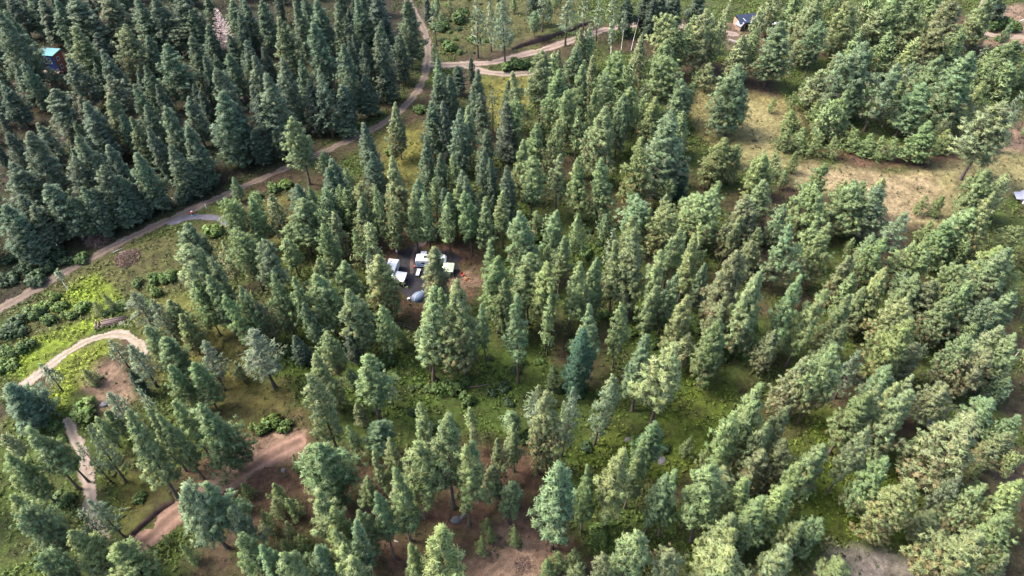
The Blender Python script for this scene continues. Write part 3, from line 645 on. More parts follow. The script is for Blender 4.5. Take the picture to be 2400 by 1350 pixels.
LANDMARKS = [((125, 120), 'teal-roofed cabin'), ((520, 60), 'bare pink dead tree'), ((1003, 100), 'upper road bend'), ((1135, 150), 'dirt road fork'), ((722, 420), 'lone roadside pine'), ((455, 500), 'red drum at the road'),
    ((300, 600), 'brown slash heap'), ((265, 752), 'log stack'), ((200, 800), 'pale driveway bend'), ((207, 1120), 'lower pale driveway'), ((345, 1258), 'pink track at the cut bank'), ((610, 1070), 'bare pink clearing'), ((925, 640), 'white trailer with the awning'),
    ((1005, 600), 'trailer with the roof box'), ((972, 690), 'blue-grey tent'), ((1050, 624), 'pale green canopy'), ((1090, 650), 'firewood heap'), ((1345, 860), 'dark blue-green spruce'), ((1180, 1280), 'bare reddish patch at the bottom'), ((1800, 270), 'sunny grass clearing'),
    ((2010, 430), 'tan dry meadow'), ((1745, 38), 'blue-roofed shed'), ((1815, 47), 'white camper at the top'), ((2378, 445), 'white gabled house'), ((2340, 85), 'dirt lane in the top corner'), ((1660, 950), 'open grass glade'), ((1980, 1130), 'lower grass glade'),
    ((2060, 1310), 'pale stony patch'), ((1475, 1028), 'lone grey boulder'), ((1180, 215), 'yellow grass patch'), ((1280, 165), 'lower road loop'), ((610, 450), 'straight road middle'), ((230, 575), 'dark brush pile'), ((640, 995), 'leafy bush bank'), ((860, 275), 'fallen white log'),
    ((238, 883), 'black tub'), ((1117, 770), 'small blue jug'), ((1000, 1380), 'bottom edge middle'), ((2400, 700), 'right edge middle'), ((2400, 1350), 'bottom right corner'), ((0, 1350), 'bottom left corner'), ((0, 0), 'top left corner'), ((0, 400), 'left edge'), ((700, 0), 'top of the dark stand')]
ORD = ['', 'second ', 'third ', 'fourth ', 'fifth ', 'sixth ', 'seventh ', 'eighth ', 'ninth ', 'tenth ', 'eleventh ', 'twelfth ', 'thirteenth ', 'fourteenth ', 'fifteenth ', 'sixteenth ', 'seventeenth ', 'eighteenth ', 'nineteenth ', 'twentieth ']
DIRS = ['right of', 'behind and right of', 'behind', 'behind and left of', 'left of', 'in front and left of', 'in front of', 'in front and right of']

def place_words(items):
    """items: list of (px, py, kindname) -> a phrase each that no other item of that kind shares"""
    info = []
    for x, y, kn in items:
        (lx, ly), ph = min(LANDMARKS, key=lambda l: math.hypot(l[0][0] - x, (l[0][1] - y) * 1.25))
        sec = int(round(math.atan2(ly - y, x - lx) / (math.pi / 4))) % 8
        info.append((ph, sec, math.hypot(lx - x, ly - y), kn))
    out = [None] * len(items); groups = {}
    for i, (ph, sec, d, kn) in enumerate(info): groups.setdefault((ph, sec, kn), []).append((d, i))
    for (ph, sec, kn), v in groups.items():
        v.sort()
        for r, (d, i) in enumerate(v): out[i] = '%s%s the %s' % (ORD[min(r, 19)] + ('one ' if r else ''), DIRS[sec], ph)
    return out

def solve(x, y, L, lo, hi):
    """tip pixel + drawn length -> base point on the ground, height"""
    dx, dy = NADIR[0] - x, NADIR[1] - y; q = math.hypot(dx, dy)
    b = pt(x + dx / q * L, y + dy / q * L)
    rx, ry, rz = ray(x, y); hd = math.hypot(b.x, b.y); t = hd / math.hypot(rx, ry)
    h = CAM_H + rz * t - b.z
    if lo <= h <= hi: return b, h
    h = min(max(h, lo), hi)
    for _ in range(5):
        t = (b.z + h - CAM_H) / rz; b = Vector((rx * t, ry * t, 0)); b.z = float(terrain(b.x, b.y))
    return b, h

rnd = random.Random(7)
ROADSIDE = list(MAIN) + gp([(700, -60), (-300, -60), (-300, 760)])
TREES = []
for (ox, oy), (dflt, txt) in TILES.items():
    for e in txt.replace('\n', '').split(';'):
        f = e.split(); k = f[4] if len(f) > 4 else dflt
        x, y, L, W = ox + float(f[0]) / 3, oy + float(f[1]) / 3, float(f[2]) / 3 * (1.14 if oy > 800 else 1.07), float(f[3]) / 3 * (.96 if oy > 800 else 1.08)
        lo, hi = {'j': (1.6, 8), 'a': (6, 16), 'z': (6, 16), 'x': (16, 26)}.get(k, (9, 35))
        b, h = solve(x, y, L, lo, hi)
        if k in ('f', 'yf', 'bf', 'of', 'd'):       # the dark stand stops short of the road
            g0 = pt(x, y + 20)
            if sdf_poly(np.array([g0.x]), np.array([g0.y]), ROADSIDE)[0] < -2:
                for _ in range(12):
                    if sdf_poly(np.array([b.x]), np.array([b.y]), ROADSIDE)[0] < -5: break
                    L *= .9; W *= .97; b, h = solve(x, y, L, 4, hi)
        _, _, dep = project(b.x, b.y, b.z + h * .6)
        TREES.append((x, y, k, b, h, W * dep / FPX))
STAND = gp([(-60, -40), (930, -40), (960, 120), (920, 220), (830, 280), (560, 400), (400, 470), (240, 540), (-60, 690)])
sx_, sy_ = [q[0] for q in STAND], [q[1] for q in STAND]; fill = 0
for _ in range(3000):
    if fill >= 112: break
    X, Y = rnd.uniform(min(sx_), max(sx_)), rnd.uniform(min(sy_), max(sy_))
    if sdf_poly(np.array([X]), np.array([Y]), STAND)[0] > -3 or sdf_line(np.array([X]), np.array([Y]), MAIN)[0][0] < 6: continue
    if any((X - t[3].x) ** 2 + (Y - t[3].y) ** 2 < 17 for t in TREES): continue
    b = Vector((X, Y, float(terrain(X, Y)))); h = rnd.uniform(9, 17); u, v, _d = project(X, Y, b.z + h)
    if 50 < u < 195 and 30 < v < 200: continue
    TREES.append((u, v, 'd' if rnd.random() < .6 else 'f', b, h, h * rnd.uniform(.26, .36))); fill += 1
NAME = {'p': 'pine_tree', 'y': 'pine_tree', 'k': 'pine_tree', 'b': 'pine_tree', 'o': 'pine_tree', 'g': 'pine_tree', 'f': 'fir_tree', 'yf': 'fir_tree', 'bf': 'fir_tree', 'of': 'fir_tree', 'd': 'fir_tree', 's': 'spruce_tree', 'j': 'young_pine', 'a': 'aspen_tree', 'x': 'dead_tree', 'z': 'dead_tree'}
GROUP = {'pine_tree': 'pines of the open forest', 'fir_tree': 'conifers of the dark stand', 'young_pine': 'young pines', 'aspen_tree': 'pale-barked young aspens', 'spruce_tree': 'spruces', 'dead_tree': 'dead trees'}
WORD = {'pine_tree': 'pine', 'fir_tree': 'fir', 'young_pine': 'young pine', 'aspen_tree': 'aspen', 'spruce_tree': 'spruce', 'dead_tree': 'trunk'}
def shows(t):
    d = project(t[3].x, t[3].y, t[3].z)[2]
    return t[4] * t[5] / d ** 2
PINES = sorted((t for t in TREES if NAME[t[2]] == 'pine_tree'), key=shows, reverse=True)
REST = PINES[300:]; rest_ids = set(map(id, REST)); TREES = [t for t in TREES if id(t) not in rest_ids]
def family(t):
    fam = KIND[t[2]][0][0]
    return ('wide' if t[5] / t[4] > .44 else 'thin' if t[5] / t[4] < .235 else 'pine') if fam == 'pine' else fam
OPEN_ = [AREA(*p_) for p_ in (
    [(1560, 905), (1770, 895), (1760, 980), (1690, 1080), (1540, 1130), (1380, 1100), (1340, 1050), (1480, 960)], [(1880, 930), (1980, 950), (1990, 1080), (2140, 1060), (2160, 1260), (2200, 1400), (1930, 1400), (1950, 1260), (1880, 1120)],
    [(1640, 200), (1860, 235), (1840, 360), (2080, 390), (2250, 400), (2420, 330), (2420, 440), (2180, 540), (2060, 540), (1860, 430), (1760, 380), (1640, 330)], [(880, 540), (1130, 500), (1150, 700), (1060, 760), (920, 760), (880, 640)],
    [(0, 700), (300, 560), (520, 500), (420, 720), (330, 1000), (250, 1300), (0, 950)], [(300, 1330), (440, 1080), (600, 1000), (740, 1000), (740, 1120), (600, 1250), (500, 1360)], [(1050, 1150), (1300, 1120), (1310, 1400), (1050, 1400)],
    [(980, 130), (1260, 100), (1260, 260), (1130, 300), (980, 420), (860, 500), (860, 330)], [(1300, 40), (1800, 0), (1850, 120), (1300, 120)])]
for _ in range(6000):
    if len(REST) >= 100 + 145: break
    X, Y = rnd.uniform(-190, 190), rnd.uniform(48, 290); b = Vector((X, Y, float(terrain(X, Y)))); h = rnd.uniform(6, 13)
    u, v, _d = project(X, Y, b.z + h); xa, ya = np.array([X]), np.array([Y])
    if not (-60 < u < PW + 60 and -40 < v < (980 if u < 1420 else 820)) or sdf_poly(xa, ya, STAND)[0] < 4: continue
    if any(sdf_poly(xa, ya, q)[0] < 1.5 for q in OPEN_) or any(sdf_line(xa, ya, l_)[0][0] < 4.5 for l_ in (MAIN, FORK, LOOP, DRIVE, LOWER, TRACK, CAMP, LANE, GATE)): continue
    if any((X - t[3].x) ** 2 + (Y - t[3].y) ** 2 < 9 for t in TREES) or any((X - t[3].x) ** 2 + (Y - t[3].y) ** 2 < 14 for t in REST): continue
    REST.append((u, v, rnd.choice('pppbog'), b, h, h * rnd.uniform(.28, .42)))
places = place_words([(t[0], t[1], NAME[t[2]]) for t in TREES])
hs = sorted(t[4] for t in TREES if t[2] not in 'jazx'); h1, h2 = hs[len(hs) // 4], hs[3 * len(hs) // 4]
for (x, y, k, b, h, wm), where in zip(TREES, places):
    _, colr, cw = KIND[k]; fam = family((x, y, k, b, h, wm))
    pr = rnd.choice(PROTO[fam]); nm = NAME[k]
    if k == 'x': label = 'bare pink-grey dead conifer standing among dark firs near the top'
    else:
        size = '' if nm in ('young_pine', 'aspen_tree', 'dead_tree') else ('tall ' if h > h2 else 'short ' if h < h1 else '')
        shape = '' if nm in ('young_pine', 'aspen_tree', 'dead_tree') else ('broad ' if wm / h > .40 else 'narrow ' if wm / h < .26 else '')
        label = f'{size}{shape}{cw} {WORD[nm]}, {where}'
        if len(label.split()) > 15: label = label.replace('one behind', 'behind').replace('one in front', 'in front').replace('one left', 'left').replace('one right', 'right')
        if len(label.split()) > 15 and shape: label = label.replace(size, '', 1)
    root = thing(nm, label, {'dead_tree': 'dead tree'}.get(nm, 'tree'), b - Vector((0, 0, .12)), 0, GROUP[nm])
    sxy = min(max(wm / pr['W'], .3), 1.9); sz = h / pr['H']
    e_ = rnd.uniform(.88, 1.13); root.scale = (sxy * e_, sxy / e_, sz)
    lean = .03 if k not in 'az' else .09
    root.rotation_euler = (rnd.gauss(0, lean), rnd.gauss(0, lean), rnd.uniform(0, 6.28))
    tr = link('trunk', pr['trunk'], root)
    v = rnd.uniform(.85, 1.2); tr.color = (v, v * rnd.uniform(.93, 1.03), v * rnd.uniform(.9, 1.05), 1)
    if k == 'g': tr.color = (.8, .85, .95, 1)
    if pr['crown']:
        cr = link('branches' if k in 'xz' else 'crown', pr['crown'], root)
        v = rnd.uniform(.86, 1.16)
        cr.color = tuple(c * v * rnd.uniform(.94, 1.06) for c in colr) + (1,)

_r = random.Random(31); GLADE = [AREA(*p_) for p_ in ([(860, 830), (1260, 800), (1420, 900), (1420, 1050), (1200, 1070), (960, 1000)], [(1490, 690), (1770, 690), (1780, 860), (1600, 930), (1500, 830)], [(600, 800), (880, 760), (880, 980), (640, 940)], [(1000, -20), (1180, -20), (1180, 120), (1020, 130)], [(1280, 540), (1490, 540), (1490, 650), (1290, 640)])]
for _ in range(4000):
    if len(BUSHES) >= 200: break
    X, Y = _r.uniform(-90, 110), _r.uniform(60, 290); u, v, _d = project(X, Y, 0)
    if any(sdf_poly(np.array([X]), np.array([Y]), q)[0] < 0 for q in GLADE) and all(math.hypot(u - q[0], v - q[1]) > 16 for q in BUSHES) and sdf_line(np.array([X]), np.array([Y]), MAIN)[0][0] > 5 and sdf_line(np.array([X]), np.array([Y]), FORK)[0][0] > 5:
        BUSHES.append((u, v, FPX / _d * _r.uniform(.7, 1.7), _r.choice((0, 0, 1, 1, 2))))
BT = [((.018, .036, .012), 'dark'), ((.038, .068, .015), 'mid-green'), ((.060, .096, .020), 'bright green')]
bwhere = place_words([(x, y, 'bush') for x, y, r, t in BUSHES])
for i, ((x, y, r, t), where) in enumerate(zip(BUSHES, bwhere)):
    b = pt(x, y + r * .35); _, _, dep = project(b.x, b.y, b.z)
    R = r * dep / FPX; pr = PROTO['bush'][i % 3]
    root = thing('bush', f'{BT[t][1]} leafy bush, {where}', 'bush', b - Vector((0, 0, .05)), rnd.uniform(0, 6.28), 'leafy bushes')
    root.scale = (R * rnd.uniform(.9, 1.15), R * rnd.uniform(.9, 1.15), R * rnd.uniform(.8, 1.2))
    link('stems', pr['trunk'], root).color = (1, 1, 1, 1)
    f = link('foliage', pr['crown'], root); v = rnd.uniform(.85, 1.15); f.color = tuple(c * v for c in BT[t][0]) + (1,)
# ------------------------------------------------------------------ box / cylinder meshes for the built things
def box_mesh(name, boxes, m, bev=.0):
    """boxes: list of (cx, cy, cz, sx, sy, sz[, rz])"""
    V, F = [], []
    for b in boxes:
        cx, cy, cz, sx, sy, sz = b[:6]; a = b[6] if len(b) > 6 else 0
        n = len(V); ca, sa = math.cos(a), math.sin(a)
        for x, y, z in ((-1, -1, -1), (1, -1, -1), (1, 1, -1), (-1, 1, -1), (-1, -1, 1), (1, -1, 1), (1, 1, 1), (-1, 1, 1)):
            u, v = x * sx / 2, y * sy / 2
            V.append((cx + u * ca - v * sa, cy + u * sa + v * ca, cz + z * sz / 2))
        F += [(n, n + 3, n + 2, n + 1), (n + 4, n + 5, n + 6, n + 7), (n, n + 1, n + 5, n + 4), (n + 1, n + 2, n + 6, n + 5), (n + 2, n + 3, n + 7, n + 6), (n + 3, n, n + 4, n + 7)]
    me = bpy.data.meshes.new(name); me.from_pydata(V, [], F); me.materials.append(m)
    return me

def prism_mesh(name, prof, length, m, along='x'):
    """closed profile (list of (a, z)) extruded along an axis, centred"""
    n = len(prof); V = []
    for s in (-length / 2, length / 2):
        for a, z in prof: V.append((s, a, z) if along == 'x' else (a, s, z))
    F = [tuple(range(n))[::-1], tuple(range(n, 2 * n))] + [(i, (i + 1) % n, n + (i + 1) % n, n + i) for i in range(n)]
    me = bpy.data.meshes.new(name); me.from_pydata(V, [], F); me.materials.append(m)
    import bmesh
    bm = bmesh.new(); bm.from_mesh(me); bmesh.ops.recalc_face_normals(bm, faces=bm.faces); bm.to_mesh(me); bm.free()
    return me

def cyl_mesh(name, pts, rad, m, sides=10, cap=True):
    V, F, C = [], [], []
    tube([np.array(p, float) for p in pts], rad, sides, V, F, C, (1, 1, 1))
    F = [tuple(f) for f in F]
    if cap:
        n = len(V); F += [tuple(range(sides))[::-1], tuple(range(n - sides, n))]
    me = bpy.data.meshes.new(name); me.from_pydata([tuple(v) for v in V], [], F); me.materials.append(m)
    for p in me.polygons: p.use_smooth = len(p.vertices) == 4
    return me

def torus_mesh(name, R, r, m, n=16, k=8, axis='y'):
    V, F = [], []
    for i in range(n):
        a = 2 * math.pi * i / n
        for j in range(k):
            b = 2 * math.pi * j / k; q = R + r * math.cos(b)
            p = (q * math.cos(a), r * math.sin(b), q * math.sin(a)) if axis == 'y' else (q * math.cos(a), q * math.sin(a), r * math.sin(b))
            V.append(p); F.append((i * k + j, i * k + (j + 1) % k, ((i + 1) % n) * k + (j + 1) % k, ((i + 1) % n) * k + j))
    me = bpy.data.meshes.new(name); me.from_pydata(V, [], F); me.materials.append(m)
    for p in me.polygons: p.use_smooth = True
    return me

W_WHITE = mat('white_shell', (.36, .365, .37), .4, .05, 2); W_GREY = mat('grey_trim', (.35, .36, .38), .5, .08); W_DARK = mat('dark_glass', (.02, .024, .03), .15, .05, spec=.6)
W_BLACK = mat('black_rubber', (.018, .018, .02), .8, .1); W_TEAL = mat('teal_metal_roof', (.006, .068, .064), .4, .08, 4); W_BLUE = mat('blue_wall', (.010, .026, .085), .6, .1)
W_RED = mat('red_stain_wood', (.12, .036, .018), .7, .18, 6); W_WOOD = mat('pale_timber', (.14, .095, .066), .8, .2, 6); W_NAVY = mat('navy_metal_roof', (.006, .008, .017), .4, .1)
W_LBLUE = mat('pale_blue_panel', (.12, .19, .26), .4, .06); W_AWN = mat('awning_fabric', (.27, .275, .31), .7, .05); W_CAN = mat('pale_green_canvas', (.17, .20, .15), .8, .06)
W_TENT = mat('grey_blue_nylon', (.05, .07, .105), .55, .08); W_ORANGE = mat('fresh_split_wood', (.13, .062, .030), .8, .25, 8); W_REDP = mat('red_plastic', (.24, .018, .010), .4, .05)
W_LOG = mat('weathered_log', (.050, .033, .029), .9, .3, 4, bump=.5); W_CUT = mat('log_end', (.30, .21, .14), .9, .2, 8); W_GREYLOG = mat('silver_log', (.12, .11, .10), .9, .2, 4); W_ROCK = mat('grey_rock', (.042, .041, .043), .9, .3, 3, bump=.6)
W_CREAM = mat('white_siding', (.34, .335, .345), .6, .05); W_GROOF = mat('grey_shingle', (.10, .105, .135), .8, .15, 6); W_TEALP = mat('teal_plastic', (.02, .22, .22), .4, .05); W_BLUEP = mat('blue_plastic', (.03, .22, .55), .35, .05)
W_STEEL = mat('galvanised_pole', (.45, .46, .47), .4, .05, metal=.6); W_TWIG = mat('brown_slash', (.060, .036, .028), .95, .3, 5); W_PALETW = mat('pale_slash', (.13, .088, .066), .95, .3, 5)

# ------------------------------------------------------------------ cabin with the teal roof
def heading(p0, p1):
    return math.atan2(p1.y - p0.y, p1.x - p0.x)
cb = pt(136, 166)
cab = thing('cabin', 'tall narrow cabin with teal metal roof and blue front in the dark stand', 'cabin', cb, math.radians(-8))
link('front_wall', box_mesh('front_wall', [(0, -2.0, 3.3, 5.6, .16, 6.6)], W_BLUE), cab)
link('side_wall', box_mesh('side_wall', [(2.72, .1, 3.4, .16, 4.04, 6.8), (-2.72, .1, 3.4, .16, 4.04, 6.8)], W_RED), cab)['kind'] = 'stuff'
link('back_wall', box_mesh('back_wall', [(0, 2.2, 3.5, 5.6, .16, 7.0)], W_RED), cab)
link('roof', prism_mesh('roof', [(-2.6, 6.95), (2.3, 7.2), (2.3, 7.35), (-2.6, 7.1)], 6.4, W_TEAL), cab)
for k, x in enumerate((-.75, .75)):
    f = link('window', box_mesh('window', [(x, -2.11, 4.9, 1.15, .06, 1.9)], W_DARK), cab)
    link('frame', box_mesh('frame', [(x - .6, -2.13, 4.9, .16, .12, 2.1), (x + .6, -2.13, 4.9, .16, .12, 2.1), (x, -2.13, 3.86, 1.36, .14, .18), (x, -2.13, 5.94, 1.36, .12, .12)], W_WHITE), f)
for z in (5.0, 2.2):
    f = link('window', box_mesh('window', [(2.83, -.4, z, .06, .9, 1.2)], W_DARK), cab)
    link('frame', box_mesh('frame', [(2.85, -.9, z, .08, .1, 1.4), (2.85, .1, z, .08, .1, 1.4), (2.85, -.4, z - .65, .08, 1.1, .1), (2.85, -.4, z + .65, .08, 1.1, .1)], W_WHITE), f)
link('deck', box_mesh('deck', [(0, -3.0, 1.1, 6.0, 1.9, .15), (-2.8, -3.8, .55, .15, .15, 1.1), (2.8, -3.8, .55, .15, .15, 1.1)], W_WOOD), cab)

# ------------------------------------------------------------------ shed with the navy roof, house at the edge
sp = pt(1746, 62)
shed = thing('shed', 'dark shed with a navy metal roof and open front among the pines', 'shed', sp, math.radians(9))
link('roof', prism_mesh('roof', [(-3.4, 3.0), (1.2, 4.5), (3.6, 3.2), (3.6, 3.05), (1.2, 4.35), (-3.4, 2.85)], 8.4, W_NAVY), shed)
link('back_wall', box_mesh('back_wall', [(0, 2.9, 1.5, 7.6, .15, 3.0)], W_WOOD), shed)
link('side_wall', box_mesh('side_wall', [(-3.8, .5, 1.5, .15, 4.6, 3.0)], W_WOOD), shed); link('side_wall', box_mesh('side_wall', [(3.8, .5, 1.5, .15, 4.6, 3.0)], W_WOOD), shed)
for x in (-3.7, 0, 3.7): link('post', box_mesh('post', [(x, -3.0, 1.45, .18, .18, 2.9)], W_WOOD), shed)
link('roof_rib', box_mesh('roof_rib', [(-2.0, -1.1, 3.80, .12, 4.6, .06)], W_GREY), shed).rotation_euler = (0, 0, 0)
hut_p = pt(1733, 62)
hut = thing('hut', 'small pale timber hut with a peaked grey roof in front of the navy shed', 'hut', hut_p + Vector((-.5, -2.5, 0)), math.radians(35))
link('wall', prism_mesh('wall', [(-1.4, 0), (1.4, 0), (1.4, 2.0), (0, 2.9), (-1.4, 2.0)], 2.6, W_WOOD, 'y'), hut)
link('roof', prism_mesh('roof', [(-1.7, 1.85), (0, 3.0), (1.7, 1.85), (1.7, 2.0), (0, 3.15), (-1.7, 2.0)], 3.1, W_GROOF, 'y'), hut)
link('door', box_mesh('door', [(0, -1.34, .95, .9, .08, 1.9)], W_DARK), hut)

hp = pt(2404, 470)
house = thing('house', 'white gabled house with a grey roof half hidden at the frame edge', 'house', hp, math.radians(-14))
house.scale = (.54, .54, .54)
link('wall', prism_mesh('wall', [(-2.6, 0), (2.6, 0), (2.6, 3.0), (0, 5.4), (-2.6, 3.0)], 7.5, W_CREAM, 'y'), house)
link('roof', prism_mesh('roof', [(-3.1, 2.7), (0, 5.5), (3.1, 2.7), (3.1, 2.9), (0, 5.75), (-3.1, 2.9)], 7.2, W_GROOF, 'y'), house)
link('porch_roof', prism_mesh('porch_roof', [(-3.0, 2.75), (-6.0, 2.2), (-6.0, 2.05), (-3.0, 2.6)], 6.5, W_GROOF, 'y'), house)
for z, x in ((1.6, -1.2), (1.6, 1.2)):
    f = link('window', box_mesh('window', [(x, -3.79, z, 1.0, .06, 1.2)], W_DARK), house)
    link('frame', box_mesh('frame', [(x - .55, -3.8, z, .1, .1, 1.35), (x + .55, -3.8, z, .1, .1, 1.35), (x, -3.8, z - .66, 1.2, .1, .1), (x, -3.8, z + .66, 1.2, .1, .1)], W_CREAM), f)
pp = pt(2385, 56)
pole = tag(link('white_pole', cyl_mesh('white_pole', [(0, 0, .9), (3.4, 1.2, 1.9)], [.09, .09], W_WHITE), loc=pp), 'white pole slanting over the dirt lane in the top corner', 'pole')

# ------------------------------------------------------------------ travel trailers
def trailer(label, p, rz, L=7.0, Wd=2.4, H=2.7, vents=(), ac=None, panel=None):
    t = thing('travel_trailer', label, 'trailer', p, rz, 'white travel trailers')
    prof = [(-L / 2, .55), (L / 2 - .5, .55), (L / 2, .95), (L / 2, H - .5), (L / 2 - .45, H - .05), (L / 2 - .9, H), (-L / 2 + .3, H), (-L / 2, H - .2)]
    body = prism_mesh('body', prof, Wd, W_WHITE, 'y'); link('body', body, t)
    for s in (-1, 1):
        link('stripe', box_mesh('stripe', [(0, s * (Wd / 2 + .006), 1.05, L - .9, .02, .28)], W_LBLUE if panel else W_GREY), t)
        for k, x in enumerate((-L * .28, L * .1)):
            f = link('window', box_mesh('window', [(x, s * (Wd / 2 + .012), 1.85, 1.3, .03, .6)], W_DARK), t)
            link('frame', box_mesh('frame', [(x, s * (Wd / 2 + .01), 2.19, 1.42, .05, .06), (x, s * (Wd / 2 + .01), 1.51, 1.42, .05, .06)], W_GREY), f)
        for x in (-.55, .25):
            wv = link('wheel', torus_mesh('wheel', .26, .1, W_BLACK), t, (x, s * (Wd / 2 - .12), .36)); link('rim', cyl_mesh('rim', [(0, -.06, 0), (0, .06, 0)], [.2, .2], W_GREY), wv)
    link('door', box_mesh('door', [(L * .30, -(Wd / 2 + .012), 1.5, .7, .03, 1.8)], W_GREY), t)
    for x, y in vents: link('roof_vent', box_mesh('roof_vent', [(x, y, H + .06, .4, .4, .14)], W_GREY), t)
    if ac: link('air_conditioner', box_mesh('air_conditioner', [(ac[0], ac[1], H + .14, .95, .7, .3)], W_DARK), t)
    hitch = link('hitch', box_mesh('hitch', [(L / 2 + .35, .25, .5, 1.3, .1, .1, .35), (L / 2 + .35, -.25, .5, 1.3, .1, .1, -.35)], W_BLACK), t); hitch['kind'] = 'stuff'
    link('propane_tank', cyl_mesh('propane_tank', [(L / 2 + .35, 0, .55), (L / 2 + .35, 0, 1.05)], [.16, .16], W_WHITE), t)
    return t
a0, a1 = pt(907, 666, .0), pt(927, 616, .0)
c1 = (a0 + a1) / 2 + Vector((.2, -1.2, 0)); c1.z = float(terrain(c1.x, c1.y))
t1 = trailer('white travel trailer with dark roof vents and an awning beside the gravel pad', c1, heading(a0, a1), 8.0, 2.5, 2.8, [(2.6, .5), (2.6, -.45), (1.9, .55), (-1.4, -.4), (-2.6, .2)])
aw = link('awning', box_mesh('awning', [(-1.6, -2.75, 2.25, 3.3, 2.7, .05)], W_AWN), t1); aw.rotation_euler = (.06, 0, 0)
for x in (-3.1, -.1): link('awning_pole', box_mesh('awning_pole', [(x, -3.95, 1.1, .06, .06, 2.2)], W_STEEL), t1)
c2 = pt(1012, 622); 
t2 = trailer('white trailer with a black roof unit and pale blue side stripe across the gravel pad', c2, math.radians(-2), 7.6, 2.5, 2.7, [(-2.3, .2), (2.5, .6)], (-1.3, .1), True)
link('storage_hatch', box_mesh('storage_hatch', [(-3.0, -1.265, 1.35, 1.1, .03, 1.1)], W_LBLUE), t2)
tag(link('storage_box', box_mesh('storage_box', [(0, 0, 1.0, 1.5, 1.2, 2.0)], W_WHITE), loc=c2 + Vector((-2.1, 2.6, 0))), 'upright white storage box standing behind the second trailer', 'storage box')
tb = thing('folding_table', 'long white folding table in front of the second trailer', 'table', c2 + Vector((-3.1, -3.2, 0)), math.radians(84))
link('tabletop', box_mesh('tabletop', [(0, 0, .74, 2.4, .85, .05)], W_WHITE), tb)
for x in (-1, 1):
    for y in (-.3, .3): link('leg', box_mesh('leg', [(x, y, .36, .05, .05, .72)], W_STEEL), tb)
mt = tag(link('outdoor_mat', box_mesh('outdoor_mat', [(0, 0, .06, 2.6, 1.8, .02)], W_LBLUE), loc=c2 + Vector((-1.2, -2.6, 0.01))), 'pale blue mat laid on gravel in front of the second trailer', 'mat')
gc = thing('fuel_can', 'red fuel can with a white side beside the second trailer', 'fuel can', c2 + Vector((-4.3, -.9, 0)), .3)
link('body', box_mesh('body', [(0, 0, .35, .55, .35, .62)], W_REDP), gc); link('cap', cyl_mesh('cap', [(.15, 0, .66), (.15, 0, .78)], [.08, .08], W_WHITE), gc); link('handle', box_mesh('handle', [(-.1, 0, .72, .3, .06, .06)], W_REDP), gc); link('side_label', box_mesh('side_label', [(0, -.18, .35, .3, .012, .35)], W_WHITE), gc)
cp = pt(1050, 640)
cn = thing('canopy', 'square pop-up canopy of pale green canvas on thin legs', 'canopy', cp, math.radians(-4))
me = bpy.data.meshes.new('canopy_top'); h_ = 1.6
me.from_pydata([(-h_, -h_, 2.1), (h_, -h_, 2.1), (h_, h_, 2.1), (-h_, h_, 2.1), (0, 0, 2.75), (-h_, -h_, 1.85), (h_, -h_, 1.85), (h_, h_, 1.85), (-h_, h_, 1.85)], [], [(0, 1, 4), (1, 2, 4), (2, 3, 4), (3, 0, 4), (0, 5, 6, 1), (1, 6, 7, 2), (2, 7, 8, 3), (3, 8, 5, 0)]); me.materials.append(W_CAN)
link('canopy_top', me, cn)
for x in (-1, 1):
    for y in (-1, 1): link('leg', box_mesh('leg', [(x * 1.55, y * 1.55, 1.0, .06, .06, 2.0)], W_STEEL), cn)
tp = pt(981, 698)
V, F = [], []
for i in range(7):
    a = math.pi / 2 * i / 6
    for j in range(20):
        b = 2 * math.pi * j / 20; q = math.cos(a); V.append((1.9 * q * math.cos(b), 1.5 * q * math.sin(b), 1.55 * math.sin(a) ** .9))
for i in range(6):
    for j in range(20): F.append((i * 20 + j, i * 20 + (j + 1) % 20, (i + 1) * 20 + (j + 1) % 20, (i + 1) * 20 + j))
me = bpy.data.meshes.new('tent_shell'); me.from_pydata(V, [], F); me.materials.append(W_TENT)
tn = thing('tent', 'grey-blue dome tent at the near edge of the gravel pad', 'tent', tp, math.radians(40))
link('tent_shell', me, tn)
for s in (-1, 1): link('tent_pole', cyl_mesh('tent_pole', [(-1.93 * math.cos(a) if True else 0, s * 1.1 * math.cos(a) * math.cos(a), .03 + 1.57 * math.sin(a)) for a in np.linspace(0, math.pi, 12)], [.025] * 12, W_GREY, 5), tn)
link('door_flap', box_mesh('door_flap', [(1.78, 0, .5, .06, .9, .9)], W_LBLUE), tn).rotation_euler = (0, -.35, 0)
ck = thing('cooler', 'small white cooler on the ground next to the dome tent', 'cooler', pt(958, 702), .4)
link('body', box_mesh('body', [(0, 0, .2, .6, .4, .4)], W_WHITE), ck); link('lid', box_mesh('lid', [(0, 0, .435, .64, .44, .07)], W_WHITE), ck)
bg_ = thing('water_jug', 'pale pink-white water jug at a trunk beside the camp track', 'jug', pt(930, 592), 0)
link('body', cyl_mesh('body', [(0, 0, 0), (0, 0, .7), (0, 0, .95)], [.28, .28, .1], mat('pinkish_plastic', (.62, .5, .56), .4, .05)), bg_); link('cap', cyl_mesh('cap', [(0, 0, .95), (0, 0, 1.08)], [.09, .09], W_WHITE), bg_)
bj = thing('blue_jug', 'small bright blue jug on the forest floor under pines', 'jug', pt(1117, 771), 0)
link('body', cyl_mesh('body', [(0, 0, 0), (0, 0, .45), (0, 0, .6)], [.24, .24, .08], W_BLUEP), bj); link('cap', cyl_mesh('cap', [(0, 0, .6), (0, 0, .7)], [.07, .07], W_WHITE), bj)
fw = pt(1092, 655)
fh = thing('firewood_heap', 'heap of fresh orange split firewood on bare ground near the canopy', 'firewood', fw, 0)
